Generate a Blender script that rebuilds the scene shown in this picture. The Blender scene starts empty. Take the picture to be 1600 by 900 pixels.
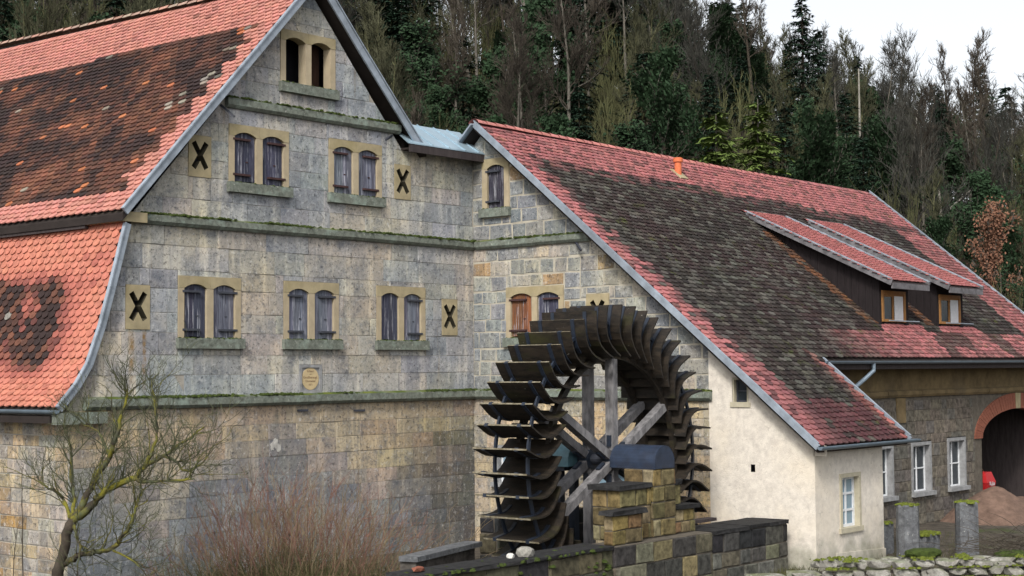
import bpy, bmesh, math, random
import numpy as np
from mathutils import Vector, Matrix, noise
random.seed(7)
sc = bpy.context.scene
COL = sc.collection
# ------------------------------------------------------------------ camera, sky, sun, exposure
cam_d = bpy.data.cameras.new('camera'); cam = bpy.data.objects.new('camera', cam_d); COL.objects.link(cam)
cam_d.sensor_width = 36.0; cam_d.lens = 53.99; cam_d.clip_start = 0.5; cam_d.clip_end = 2000
CAM = Vector((-31.786, -28.512, 5.102))
cx, cdn, cf = Vector((0.6486, -0.7611, -0.0078)), Vector((0.0349, 0.0410, -0.9985)), Vector((0.7603, 0.6474, 0.0533))
m = Matrix((cx, -cdn, -cf)).transposed().to_4x4(); m.translation = CAM
cam.matrix_world = m
sc.camera = cam
SUN_DIR = Vector((-0.80, -0.42, 0.80)).normalized()       # towards the sun
w = bpy.data.worlds.new('World'); sc.world = w; w.use_nodes = True
nt = w.node_tree; bg = nt.nodes['Background']
sky = nt.nodes.new('ShaderNodeTexSky'); sky.sky_type = 'NISHITA'; sky.sun_disc = False
sky.sun_elevation = math.asin(SUN_DIR.z); sky.sun_rotation = math.atan2(SUN_DIR.x, SUN_DIR.y)
sky.air_density = 1.0; sky.dust_density = 4.0; sky.ozone_density = 1.0; sky.altitude = 200
hs = nt.nodes.new('ShaderNodeHueSaturation'); hs.inputs['Saturation'].default_value = 0.22   # thin white overcast
nt.links.new(sky.outputs[0], hs.inputs['Color']); nt.links.new(hs.outputs[0], bg.inputs[0])
bg.inputs[1].default_value = 0.15
sun_d = bpy.data.lights.new('sun', 'SUN'); sun = bpy.data.objects.new('sun', sun_d); COL.objects.link(sun)
sun_d.energy = 1.9; sun_d.angle = math.radians(10); sun_d.color = (1.0, 0.95, 0.88)
sun.rotation_euler = SUN_DIR.to_track_quat('Z', 'Y').to_euler(); sun.location = (-30, -20, 60)
sc.view_settings.view_transform = 'Standard'; sc.view_settings.look = 'None'
sc.view_settings.gamma = 1.0; sc.view_settings.use_curve_mapping = False
sc.view_settings.exposure = 0.63
sc.cycles.max_bounces = 6; sc.cycles.transparent_max_bounces = 8
FW = Vector((0.7614, 0.6483, 0)).normalized(); RT = Vector((0.6483, -0.7614, 0)).normalized()   # horizontal view axes

# ------------------------------------------------------------------ helpers
def V(*a): return Vector(a)
def tag(o, label=None, cat=None, group=None, kind=None):
    if label: o['label'] = label
    if cat: o['category'] = cat
    if group: o['group'] = group
    if kind: o['kind'] = kind
    return o
def empty(name, loc, label=None, cat=None, group=None):
    o = bpy.data.objects.new(name, None); COL.objects.link(o); o.location = loc
    o.empty_display_size = 0.2
    return tag(o, label, cat, group)
def rootloc(o):
    v = Vector(o.location)
    while o.parent: o = o.parent; v += Vector(o.location)
    return v
class MB:
    def __init__(s): s.v = []; s.f = []; s.c = None; s.sm = False
    def add(s, vs, fs, col=None):
        n = len(s.v); s.v += [tuple(p) for p in vs]; s.f += [tuple(n + i for i in f) for f in fs]
        if col is not None:
            if s.c is None: s.c = []
            s.c += [col] * len(fs)
        return s
    def box(s, x0, x1, y0, y1, z0, z1):
        vs = [(x, y, z) for z in (z0, z1) for y in (y0, y1) for x in (x0, x1)]
        return s.add(vs, [(0, 2, 3, 1), (4, 5, 7, 6), (0, 1, 5, 4), (2, 6, 7, 3), (0, 4, 6, 2), (1, 3, 7, 5)])
    def beam(s, p, q, w, h, up=(0, 0, 1)):
        p, q = Vector(p), Vector(q); d = (q - p).normalized(); a = d.cross(Vector(up))
        if a.length < 1e-4: a = d.cross(Vector((1, 0, 0)))
        a = a.normalized() * w / 2; b = a.normalized().cross(d) * h / 2
        vs = [e + i * a + j * b for e in (p, q) for (i, j) in ((-1, -1), (1, -1), (1, 1), (-1, 1))]
        return s.add(vs, [(0, 1, 2, 3), (7, 6, 5, 4), (0, 4, 5, 1), (1, 5, 6, 2), (2, 6, 7, 3), (3, 7, 4, 0)])
    def prism(s, F, poly, c0, c1):
        """poly (a,b) counter-clockwise in frame F, from depth c0 (back) to c1 (front)"""
        o, u, v, n = F; k = len(poly)
        vs = [o + u * a + v * b + n * c for c in (c0, c1) for a, b in poly]
        fs = [tuple(range(k, 2 * k)), tuple(reversed(range(k)))] + [(i, (i + 1) % k, k + (i + 1) % k, k + i) for i in range(k)]
        return s.add(vs, fs)
    def tube(s, pts, rad, n=6, cap=True):
        pts = [Vector(p) for p in pts]; k = len(pts); base = len(s.v)
        if not hasattr(rad, '__len__'): rad = [rad] * k
        ref = None
        for i, p in enumerate(pts):
            t = (pts[min(i + 1, k - 1)] - pts[max(i - 1, 0)])
            t = t.normalized() if t.length > 1e-9 else Vector((0, 0, 1))
            if ref is None: ref = t.orthogonal().normalized()
            a = (ref - t * ref.dot(t)); a = a.normalized() if a.length > 1e-6 else t.orthogonal().normalized(); ref = a
            b = t.cross(a); r = rad[i]
            for j in range(n):
                th = 2 * math.pi * j / n; q = p + (a * math.cos(th) + b * math.sin(th)) * r
                s.v.append((q.x, q.y, q.z))
        for i in range(k - 1):
            for j in range(n):
                j2 = (j + 1) % n
                s.f.append((base + i * n + j, base + i * n + j2, base + (i + 1) * n + j2, base + (i + 1) * n + j))
        if cap:
            s.f.append(tuple(base + j for j in reversed(range(n)))); s.f.append(tuple(base + (k - 1) * n + j for j in range(n)))
        if s.c is not None: s.c += [(1, 1, 1, 1)] * (len(s.f) - len(s.c))
        return s
    def mesh(s, name, mat, off=None):
        me = bpy.data.meshes.new(name)
        vs = s.v if off is None else (np.array(s.v) - np.array(off)).tolist() if s.v else []
        me.from_pydata(vs, [], s.f)
        if s.c is not None:
            at = me.attributes.new('Col', 'FLOAT_COLOR', 'FACE')
            at.data.foreach_set('color', np.array(s.c, dtype=np.float32).ravel())
        if mat: me.materials.append(M[mat] if isinstance(mat, str) else mat)
        if s.sm: me.polygons.foreach_set('use_smooth', [True] * len(me.polygons))
        return me
    def build(s, name, mat, parent=None, color=None):
        off = rootloc(parent) if parent else None
        o = bpy.data.objects.new(name, s.mesh(name, mat, off)); COL.objects.link(o)
        if parent: o.parent = parent
        if color: o.color = (*color[:3], 1)
        return o
def inst(name, me, parent, mw=None, color=None):
    """object sharing mesh data; mw is its world matrix"""
    o = bpy.data.objects.new(name, me); COL.objects.link(o)
    if parent:
        o.parent = parent; mw = Matrix.Translation(-rootloc(parent)) @ (mw or Matrix())
    if mw: o.matrix_basis = mw
    if color: o.color = (*color[:3], 1)
    return o
def copy_tree(o, parent=None):
    c = o.copy(); COL.objects.link(c)
    if parent: c.parent = parent
    for ch in list(o.children): copy_tree(ch, c)
    return c
def jit(c, a=0.12, h=0.03):
    k = 1 + random.uniform(-a, a)
    return tuple(max(0.004, x * k * (1 + random.uniform(-h, h))) for x in c[:3])
def mixc(a, b, t): return tuple(x + (y - x) * t for x, y in zip(a, b))
def nz(x, y, z, s=1.0): return noise.noise(Vector((x * s, y * s, z * s)))

# ------------------------------------------------------------------ materials
M = {}
class NT:
    def __init__(s, name):
        s.m = bpy.data.materials.new(name); s.m.use_nodes = True; s.t = s.m.node_tree
        s.b = s.t.nodes['Principled BSDF']; M[name] = s.m
    def n(s, ty, **kw):
        nd = s.t.nodes.new(ty)
        for k, v in kw.items():
            if k in nd.inputs: nd.inputs[k].default_value = v
            else: setattr(nd, k, v)
        return nd
    def l(s, a, b): s.t.links.new(a, b)
    def pos(s, scale=(1, 1, 1), src='Position'):
        g = s.n('ShaderNodeNewGeometry') if src == 'Position' else s.n('ShaderNodeTexCoord')
        mp = s.n('ShaderNodeMapping'); mp.inputs['Scale'].default_value = scale
        s.l(g.outputs[src], mp.inputs['Vector']); return mp.outputs[0]
    def noise(s, scale, vec=None, detail=4, rough=0.55, dist=0.0):
        nd = s.n('ShaderNodeTexNoise'); nd.inputs['Scale'].default_value = scale
        nd.inputs['Detail'].default_value = detail; nd.inputs['Roughness'].default_value = rough; nd.inputs['Distortion'].default_value = dist
        if vec: s.l(vec, nd.inputs['Vector'])
        return nd.outputs['Fac']
    def ramp(s, fac, stops):
        r = s.n('ShaderNodeValToRGB'); e = r.color_ramp.elements
        for i, (p, c) in enumerate(stops):
            el = e[i] if i < 2 else e.new(p)
            el.position = p; el.color = (*c, 1) if len(c) == 3 else c
        s.l(fac, r.inputs[0]); return r.outputs[0]
    def gray(s, fac, lo, hi, a=0.0, b=1.0):
        r = s.n('ShaderNodeMapRange'); r.inputs[1].default_value = lo; r.inputs[2].default_value = hi
        r.inputs[3].default_value = a; r.inputs[4].default_value = b; s.l(fac, r.inputs[0]); return r.outputs[0]
    def mix(s, a, b, fac, mode='MIX'):
        x = s.n('ShaderNodeMix'); x.data_type = 'RGBA'; x.blend_type = mode
        for v, i in ((fac, 0), (a, 6), (b, 7)):
            if hasattr(v, 'links'): s.l(v, x.inputs[i])
            elif i == 0: x.inputs[0].default_value = v
            else: x.inputs[i].default_value = (*v[:3], 1)
        return x.outputs[2]
    def math(s, op, a, b):
        x = s.n('ShaderNodeMath'); x.operation = op
        for v, i in ((a, 0), (b, 1)):
            if hasattr(v, 'links'): s.l(v, x.inputs[i])
            else: x.inputs[i].default_value = v
        return x.outputs[0]
    def bump(s, h, strength=0.5, dist=0.02):
        b = s.n('ShaderNodeBump'); b.inputs['Strength'].default_value = strength; b.inputs['Distance'].default_value = dist
        s.l(h, b.inputs['Height']); s.l(b.outputs[0], s.b.inputs['Normal'])
    def objcol(s): return s.n('ShaderNodeObjectInfo').outputs['Color']
    def attr(s, name='Col'):
        a = s.n('ShaderNodeAttribute'); a.attribute_name = name; return a.outputs['Color']
    def upness(s, lo=0.4, hi=0.8):
        g = s.n('ShaderNodeNewGeometry'); x = s.n('ShaderNodeSeparateXYZ'); s.l(g.outputs['Normal'], x.inputs[0])
        return s.gray(x.outputs['Z'], lo, hi)
    def out(s, col, rough=0.85, spec=0.25, metal=0.0):
        if hasattr(col, 'links'): s.l(col, s.b.inputs['Base Color'])
        else: s.b.inputs['Base Color'].default_value = (*col, 1)
        if hasattr(rough, 'links'): s.l(rough, s.b.inputs['Roughness'])
        else: s.b.inputs['Roughness'].default_value = rough
        s.b.inputs['Specular IOR Level'].default_value = spec; s.b.inputs['Metallic'].default_value = metal
        return s.m

def mk_stone():
    t = NT('stone'); p = t.pos(); c = t.objcol()
    big = t.noise(0.45, p, 6, 0.65)
    c = t.mix(c, (1.36, 1.24, 1.03), t.gray(big, 0.46, 0.66, 0, 0.85), 'MULTIPLY')             # warm bare stone where the crust has gone
    st = t.noise(1.0, t.pos((2.6, 2.6, 0.25)), 6, 0.65)
    c = t.mix(c, (1.75, 1.68, 1.52), t.gray(st, 0.50, 0.66, 0, 0.9), 'MULTIPLY')               # pale wash-out streaks
    c = t.mix(c, (0.085, 0.10, 0.125), t.gray(t.noise(1.7, p, 9, 0.78), 0.49, 0.63, 0, 0.68))   # grey crust
    fine = t.noise(11, p, 9, 0.85)
    c = t.mix(c, (0.025, 0.026, 0.03), t.gray(fine, 0.525, 0.60, 0, 0.8))           # black pits
    c = t.mix(c, (0.56, 0.56, 0.55), t.gray(t.noise(8, p, 9, 0.85), 0.54, 0.63, 0, 0.6))    # pale lichen flecks
    c = t.mix(c, (0.26, 0.17, 0.06), t.gray(t.noise(1.0, t.pos((1.9, 1.9, 0.14)), 5, 0.6), 0.65, 0.76, 0, 0.5))    # rusty run-off
    c = t.mix(c, (0.09, 0.11, 0.08), t.gray(t.noise(0.8, t.pos((1, 1, 0.6)), 6, 0.6, 0.5), 0.60, 0.76, 0, 0.4))
    g = t.n('ShaderNodeNewGeometry'); x = t.n('ShaderNodeSeparateXYZ'); t.l(g.outputs['Position'], x.inputs[0])
    for xc, hw in ((-11.36, 0.10), (-11.02, 0.07)):                                  # iron-stained drips under the leftmost vent
        dx = t.math('ABSOLUTE', t.math('ADD', t.math('ADD', x.outputs['X'], -xc), t.math('MULTIPLY', t.math('ADD', t.noise(3, p, 3), -0.5), 0.12)), 0.0)
        k = t.math('MULTIPLY', t.gray(dx, hw, hw * 0.4), t.math('MULTIPLY', t.gray(x.outputs['Z'], 4.6, 5.2), t.gray(x.outputs['Z'], 6.12, 6.06)))
        c = t.mix(c, (0.20, 0.115, 0.03), t.math('MULTIPLY', k, t.gray(t.noise(5, p, 5, 0.7), 0.35, 0.6, 0, 0.85)))
    t.bump(t.math('ADD', fine, t.noise(4, p, 6, 0.65)), 0.8, 0.03)
    t.out(c, 0.92, 0.15)
def mk_simple(name, base, var=0.35, scale=6, rough=0.85, bump=0.3, spec=0.2, metal=0, obj=False, dist=0.015, stretch=(1, 1, 1), dark=None):
    t = NT(name); p = t.pos(stretch); f = t.noise(scale, p, 6, 0.65)
    b = t.objcol() if obj else base
    c = t.mix(b, tuple(x * (1 - var) for x in base) if not obj else (0, 0, 0), t.gray(f, 0.35, 0.7, 0, 1 if not obj else var))
    if dark: c = t.mix(c, dark, t.gray(t.noise(scale * 0.2, p, 6, 0.65), 0.5, 0.7, 0, 0.7))
    if bump: t.bump(f, bump, dist)
    t.out(c, rough, spec, metal)
def mk_mossy(name, base, mossfac=0.9, tint=(0.24, 0.30, 0.26)):
    t = NT(name); p = t.pos(); f = t.noise(9, p, 7, 0.7)
    c = t.mix(base, tuple(x * 0.45 for x in base), t.gray(f, 0.4, 0.7))
    c = t.mix(c, tint, t.gray(t.noise(3, p, 6, 0.7), 0.5, 0.66, 0, 0.6))
    c = t.mix(c, (0.50, 0.50, 0.46), t.gray(t.noise(13, p, 6, 0.7), 0.60, 0.70, 0, 0.6))
    mo = t.mix((0.045, 0.07, 0.014), (0.11, 0.13, 0.02), t.gray(t.noise(4, p, 4), 0.4, 0.65))
    k = t.math('MULTIPLY', t.upness(0.3, 0.75), t.gray(t.noise(1.6, p, 5, 0.6), 0.38, 0.55, 0, mossfac))
    c = t.mix(c, mo, k); t.bump(f, 0.6, 0.03); t.out(c, 0.9, 0.2)
def mk_wood():
    t = NT('old_wood'); c = t.objcol(); st = t.noise(1, t.pos((38, 38, 1.4)), 6, 0.7)
    c = t.mix(c, (0.018, 0.018, 0.03), t.gray(st, 0.46, 0.66, 0, 0.85))
    c = t.mix(c, (0.48, 0.49, 0.54), t.gray(t.noise(1, t.pos((20, 20, 1.1)), 6, 0.7), 0.54, 0.68, 0, 0.7))
    t.bump(st, 0.5, 0.01); t.out(c, 0.8, 0.25)
def mk_tile(name, single):
    t = NT(name); p = t.pos(); c = t.objcol() if single else t.attr()
    f = t.noise(7, p, 6, 0.7)
    c = t.mix(c, (0.30, 0.30, 0.26), t.gray(t.noise(11, p, 6, 0.7), 0.62, 0.74, 0, 0.45))
    c = t.mix(c, t.mix(c, (0.25, 0.23, 0.2), 1.0, 'MULTIPLY'), t.gray(f, 0.45, 0.75, 0, 0.7))
    t.bump(f, 0.35, 0.01); t.out(c, 0.82, 0.25)
def mk_roofmoss():
    t = NT('tile_mossy'); p = t.pos(); c = t.attr()
    f = t.noise(8, p, 7, 0.75)
    c = t.mix(c, (0.19, 0.19, 0.16), t.gray(t.noise(7, p, 8, 0.78), 0.55, 0.66, 0, 0.45))
    c = t.mix(c, (0.012, 0.010, 0.012), t.gray(f, 0.5, 0.64, 0, 0.85))
    c = t.mix(c, (0.07, 0.085, 0.02), t.gray(t.noise(1.7, p, 6, 0.7), 0.6, 0.70, 0, 0.7))
    t.bump(f, 0.8, 0.03); t.out(c, 0.9, 0.15)
def mk_plaster():
    t = NT('plaster'); p = t.pos(); f = t.noise(5, p, 8, 0.7)
    c = t.mix((0.63, 0.585, 0.515), (0.49, 0.45, 0.40), t.gray(f, 0.4, 0.65))
    c = t.mix(c, (0.64, 0.57, 0.46), t.gray(t.noise(0.6, p, 4), 0.45, 0.65, 0, 0.6))
    c = t.mix(c, (0.30, 0.28, 0.26), t.gray(t.noise(1.3, t.pos((1, 1, 0.5)), 7, 0.7), 0.58, 0.74, 0, 0.35))
    g = t.n('ShaderNodeNewGeometry'); x = t.n('ShaderNodeSeparateXYZ'); t.l(g.outputs['Position'], x.inputs[0])
    low = t.math('ADD', x.outputs['Z'], t.math('MULTIPLY', t.noise(2.2, p, 6), -1.6))
    c = t.mix(c, (0.15, 0.16, 0.11), t.gray(low, 0.35, -0.45, 0, 0.8))             # algae from splashing at the foot
    c = t.mix(c, (0.26, 0.23, 0.19), t.gray(t.noise(5.5, p, 9, 0.85, 1.5), 0.56, 0.62, 0, 0.5))
    t.bump(t.noise(14, p, 8, 0.8), 0.6, 0.02); t.out(c, 0.92, 0.1)
mk_stone(); mk_wood(); mk_tile('tile_field', False); mk_tile('tile_piece', True); mk_roofmoss(); mk_plaster()
mk_mossy('cornice_stone', (0.155, 0.172, 0.145), 1.0); mk_mossy('post_stone', (0.115, 0.12, 0.128), 0.0, (0.2, 0.21, 0.22)); mk_mossy('wall_stone', (0.24, 0.23, 0.205), 0.55, (0.42, 0.41, 0.38))
mk_simple('mortar', (0.33, 0.31, 0.27), 0.35, 5, 0.95, 0.4)
mk_simple('pale_mortar', (0.42, 0.39, 0.32), 0.35, 4, 0.95, 0.5)
mk_simple('dark_mortar', (0.12, 0.105, 0.085), 0.5, 5, 0.95, 0.4)
mk_simple('sandstone', (0.33, 0.28, 0.175), 0.3, 4, 0.9, 0.3, dark=(0.23, 0.19, 0.085))
mk_simple('sandstone_pale', (0.37, 0.31, 0.215), 0.25, 3, 0.9, 0.25, dark=(0.30, 0.25, 0.14))
mk_simple('masonry', (0.4, 0.4, 0.4), 0.75, 7, 0.92, 0.6, obj=True, dist=0.03)
mk_simple('interior', (0.012, 0.012, 0.016), 0.3, 3, 0.95, 0)
mk_simple('slot', (0.05, 0.045, 0.03), 0.4, 5, 0.9, 0.2)  # sandstone of the vent slots, darkened to paint in the recess shade
mk_simple('iron', (0.045, 0.05, 0.065), 0.4, 8, 0.55, 0.2, 0.4)
mk_simple('blue_steel', (0.016, 0.023, 0.038), 0.4, 8, 0.45, 0.2, 0.5)
mk_simple('rusty_iron', (0.06, 0.032, 0.032), 0.45, 12, 0.75, 0.3)
mk_simple('zinc', (0.33, 0.38, 0.44), 0.45, 2.5, 0.45, 0.15, 0.5, 0.3, dark=(0.17, 0.19, 0.22))
mk_simple('zinc_dark', (0.17, 0.22, 0.27), 0.3, 3, 0.42, 0.06, 0.5, 0.3)
mk_simple('zinc_sheet', (0.36, 0.48, 0.56), 0.18, 1.5, 0.36, 0.04, 0.5, 0.45)
mk_simple('dark_timber', (0.055, 0.045, 0.045), 0.5, 1, 0.8, 0.3, stretch=(14, 14, 2))
mk_simple('dark_board', (0.017, 0.013, 0.014), 0.5, 1, 0.85, 0.3, stretch=(14, 14, 2))
mk_simple('rust_board', (0.04, 0.02, 0.013), 0.5, 1, 0.85, 0.3, stretch=(14, 14, 2))
mk_simple('grey_timber', (0.16, 0.155, 0.165), 0.6, 5, 0.8, 0.4, dark=(0.06, 0.057, 0.06))
mk_simple('wheel_beam', (0.21, 0.205, 0.21), 0.7, 2.4, 0.75, 0.5, stretch=(3, 3, 1.2), dark=(0.06, 0.06, 0.07))
mk_simple('soffit', (0.028, 0.022, 0.02), 0.4, 3, 0.9, 0.1)
mk_simple('hood_blue', (0.026, 0.040, 0.072), 0.5, 5, 0.45, 0.12, 0.5, 0.1, dark=(0.028, 0.024, 0.028))
mk_simple('hood_teal', (0.10, 0.20, 0.24), 0.35, 4, 0.45, 0.05, 0.5)
mk_simple('white_paint', (0.62, 0.64, 0.66), 0.15, 8, 0.5, 0.05)
mk_simple('stone_frame', (0.27, 0.275, 0.28), 0.4, 6, 0.85, 0.2)
mk_simple('plaster_trim', (0.42, 0.385, 0.29), 0.2, 8, 0.9, 0.2)
mk_simple('larch_frame', (0.30, 0.15, 0.05), 0.35, 10, 0.6, 0.1)
mk_simple('brick', (0.23, 0.085, 0.055), 0.4, 12, 0.9, 0.3)
mk_simple('sand', (0.16, 0.105, 0.08), 0.5, 4, 0.98, 0.9, dist=0.05, dark=(0.10, 0.07, 0.055))
mk_simple('red_plastic', (0.38, 0.02, 0.022), 0.15, 4, 0.45, 0)
mk_simple('moss', (0.045, 0.065, 0.014), 0.6, 14, 0.98, 0.8, dist=0.03)
mk_simple('moss_bright', (0.12, 0.145, 0.022), 0.65, 12, 0.98, 0.8, dist=0.03)
mk_simple('ochre_render', (0.17, 0.125, 0.065), 0.5, 2.5, 0.95, 0.3, dark=(0.08, 0.065, 0.045))  # ochre darkened in colour to stand in for shade under the eaves
mk_simple('pebble', (0.3, 0.29, 0.26), 0.5, 14, 0.9, 0.3)
mk_simple('lime', (0.48, 0.47, 0.44), 0.5, 9, 0.95, 0.4)
mk_simple('white_stone', (0.6, 0.59, 0.55), 0.4, 8, 0.9, 0.4)
mk_simple('terracotta', (0.60, 0.16, 0.07), 0.25, 8, 0.75, 0.1)
mk_simple('lettering', (0.16, 0.10, 0.06), 0.2, 8, 0.9, 0)
mk_simple('plaque_face', (0.48, 0.38, 0.22), 0.2, 6, 0.9, 0.1)
mk_simple('curtain', (0.50, 0.53, 0.55), 0.3, 1, 0.9, 0.3, stretch=(30, 30, 0.6))
mk_simple('bark_dark', (0.055, 0.045, 0.034), 0.5, 9, 0.95, 0.5, dist=0.03)
mk_simple('bark_grey', (0.115, 0.105, 0.088), 0.45, 4, 0.95, 0.3)
mk_simple('bark_pale', (0.27, 0.255, 0.22), 0.4, 4, 0.9, 0.2)
mk_simple('bark_olive', (0.11, 0.11, 0.055), 0.5, 3, 0.95, 0.3)
mk_simple('twig_moss', (0.062, 0.063, 0.036), 0.45, 0.5, 0.95, 0)
mk_simple('twig_grey', (0.050, 0.049, 0.042), 0.4, 0.6, 0.95, 0)
mk_simple('twig_brown', (0.055, 0.046, 0.036), 0.4, 0.6, 0.95, 0)
mk_simple('twig_dark', (0.070, 0.076, 0.042), 0.5, 2.5, 0.95, 0)
mk_simple('twig_olive', (0.085, 0.088, 0.04), 0.4, 0.6, 0.95, 0)
mk_simple('twig_red', (0.16, 0.085, 0.064), 0.5, 1.5, 0.9, 0)
mk_simple('twig_straw', (0.18, 0.14, 0.085), 0.5, 1.5, 0.9, 0)
mk_simple('grass_tangle', (0.065, 0.065, 0.026), 0.5, 1.5, 0.95, 0)
mk_simple('needles_dark', (0.020, 0.044, 0.026), 0.5, 0.7, 0.9, 0)
mk_simple('needles_light', (0.105, 0.15, 0.036), 0.4, 0.7, 0.9, 0)
mk_simple('dead_leaves', (0.19, 0.095, 0.06), 0.4, 1.5, 0.9, 0)
mk_simple('evergreen_leaves', (0.024, 0.050, 0.022), 0.5, 0.7, 0.85, 0)
def mk_lichen_bark():
    t = NT('bark_lichen'); p = t.pos(); f = t.noise(6, p, 7, 0.7)
    c = t.mix((0.04, 0.034, 0.026), (0.145, 0.135, 0.022), t.gray(t.noise(2.2, p, 6, 0.7), 0.44, 0.58))
    c = t.mix(c, (0.085, 0.105, 0.06), t.gray(t.noise(3, p, 4), 0.5, 0.65, 0, 0.6))
    t.bump(f, 0.5, 0.02); t.out(c, 0.95, 0.1)
mk_lichen_bark()
def mk_ground():
    t = NT('ground'); p = t.pos(); f = t.noise(2.5, p, 8, 0.7)
    c = t.mix((0.045, 0.040, 0.034), (0.105, 0.09, 0.072), t.gray(f, 0.4, 0.65))
    c = t.mix(c, (0.045, 0.06, 0.02), t.gray(t.noise(0.35, p, 6, 0.6), 0.56, 0.68))
    t.bump(f, 0.6, 0.05); t.out(c, 0.97, 0.1)
    t = NT('forest_floor'); p = t.pos(); f = t.noise(1.2, p, 8, 0.7)
    c = t.mix((0.030, 0.025, 0.020), (0.065, 0.048, 0.034), t.gray(f, 0.4, 0.65))
    c = t.mix(c, (0.030, 0.040, 0.016), t.gray(t.noise(0.12, p, 6, 0.6), 0.48, 0.62))
    t.bump(f, 0.8, 0.2); t.out(c, 0.98, 0.05)
    t = NT('water'); t.bump(t.noise(3, t.pos(), 3), 0.15, 0.05); t.out((0.02, 0.022, 0.018), 0.08, 0.5)
    t = NT('glass'); t.out((0.02, 0.028, 0.036), 0.06, 0.6)
    t = NT('pale_glass'); t.out((0.16, 0.24, 0.30), 0.10, 0.6)
    t = NT('lit_worn_edge'); t.out(t.mix((0.10, 0.085, 0.055), (0.22, 0.20, 0.15), t.gray(t.noise(9, t.pos(), 6, 0.7), 0.4, 0.65)), 0.9, 0.1)  # worn paddle wood, made paler to paint in the light on the edge
    t = NT('wet_wood'); p = t.pos((1, 0.3, 1)); f = t.noise(9, p, 8, 0.8)
    c = t.mix((0.008, 0.0065, 0.005), (0.034, 0.025, 0.017), t.gray(f, 0.42, 0.68))
    c = t.mix(c, (0.03, 0.03, 0.008), t.gray(t.noise(1.6, p, 6, 0.65), 0.56, 0.70, 0, 0.7))
    c = t.mix(c, (0.4, 0.38, 0.34), t.gray(t.noise(30, p, 3, 0.6), 0.70, 0.76, 0, 0.6))
    t.bump(f, 0.5, 0.02); t.out(c, 0.6, 0.3)
mk_ground()

# ------------------------------------------------------------------ frames of the four walls
GZ = 0.4
W1 = (V(0, 0, 0), V(1, 0, 0), V(0, 0, 1), V(0, -1, 0))          # mill gable
W2 = (V(0, 0, 0), V(0, -1, 0), V(0, 0, 1), V(-1, 0, 0))         # barn gable, a = distance from the inner corner
W3 = (V(0, -7.8, 0), V(1, 0, 0), V(0, 0, 1), V(0, -1, 0))       # barn eaves wall
W4 = (V(0, -10.62, 0), V(1, 0, 0), V(0, 0, 1), V(0, -1, 0))     # annex eaves wall
WS = (V(-12.95, 0, 0), V(0, -1, 0), V(0, 0, 1), V(-1, 0, 0))    # mill side wall

def clip_poly(poly, planes):
    for (p, q, r) in planes:                                     # keep p*a+q*b <= r
        out = []
        for i in range(len(poly)):
            A, B = poly[i], poly[(i + 1) % len(poly)]
            da, db = p * A[0] + q * A[1] - r, p * B[0] + q * B[1] - r
            if da <= 0: out.append(A)
            if (da < 0 < db) or (db < 0 < da):
                t = da / (da - db); out.append((A[0] + (B[0] - A[0]) * t, A[1] + (B[1] - A[1]) * t))
        poly = out
        if len(poly) < 3: return []
    return poly
def area(poly): return 0.5 * sum(poly[i][0] * poly[(i + 1) % len(poly)][1] - poly[(i + 1) % len(poly)][0] * poly[i][1] for i in range(len(poly)))
def minus(rects, holes):
    for (h0, h1, g0, g1) in holes:
        out = []
        for (a0, a1, b0, b1) in rects:
            if a1 <= h0 or a0 >= h1 or b1 <= g0 or b0 >= g1: out.append((a0, a1, b0, b1)); continue
            if a0 < h0: out.append((a0, h0, b0, b1))
            if a1 > h1: out.append((h1, a1, b0, b1))
            c0, c1 = max(a0, h0), min(a1, h1)
            if b0 < g0: out.append((c0, c1, b0, g0))
            if b1 > g1: out.append((c0, c1, g1, b1))
        rects = out
    return rects
def block(F, poly, proud, inset, rough):
    mb = MB(); o, u, v, n = F; k = len(poly)
    ca = sum(p[0] for p in poly) / k; cb = sum(p[1] for p in poly) / k
    ta, tb = random.uniform(-rough, rough), random.uniform(-rough, rough)
    ins = []
    for a, b in poly:
        L = math.hypot(a - ca, b - cb) or 1; q = min(inset * 1.6, L * 0.3) * random.uniform(0.6, 1.3)
        ins.append((a - (a - ca) / L * q, b - (b - cb) / L * q))
    vs = [o + u * a + v * b + n * -0.02 for a, b in poly] + [o + u * a + v * b + n * proud * 0.5 for a, b in poly]
    vs += [o + u * a + v * b + n * (proud + ta * (a - ca) + tb * (b - cb)) for a, b in ins]
    fs = [tuple(range(2 * k, 3 * k))]
    for r in (0, k):
        fs += [(r + i, r + (i + 1) % k, r + k + (i + 1) % k, r + k + i) for i in range(k)]
    return mb.add(vs, fs)
def ashlar(F, parent, rows, a0, a1, lens, colfn, holes=(), planes=(), gap=0.008, proud=0.02, inset=0.012, mat='stone', name='stone', rough=0.01, minarea=0.02, wob=0.0):
    cnt = 0
    for (b0, b1) in rows:
        a = a0 - random.uniform(0, lens[0] * 0.8)
        while a < a1:
            L = random.uniform(*lens); r = (max(a, a0), min(a + L, a1), b0, b1); a += L
            if r[1] - r[0] < 0.06: continue
            for (p0, p1, q0, q1) in minus([r], holes):
                g = gap * random.uniform(0.6, 1.4)
                if p1 - p0 < 0.07 or q1 - q0 < 0.06: continue
                W = lambda: random.uniform(-wob, wob)
                poly = [(p0 + g + W(), q0 + g + W()), (p1 - g + W(), q0 + g + W()), (p1 - g + W(), q1 - g + W()), (p0 + g + W(), q1 - g + W())]
                poly = clip_poly(poly, planes((q0 + q1) / 2) if callable(planes) else planes)
                if not poly or area(poly) < minarea: continue
                ca = sum(p[0] for p in poly) / len(poly); cb = sum(p[1] for p in poly) / len(poly)
                pr = proud * random.uniform(0.55, 1.3)
                block(F, poly, pr, inset, rough).build(name, mat, parent, colfn(ca, cb)); cnt += 1
    return cnt
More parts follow.
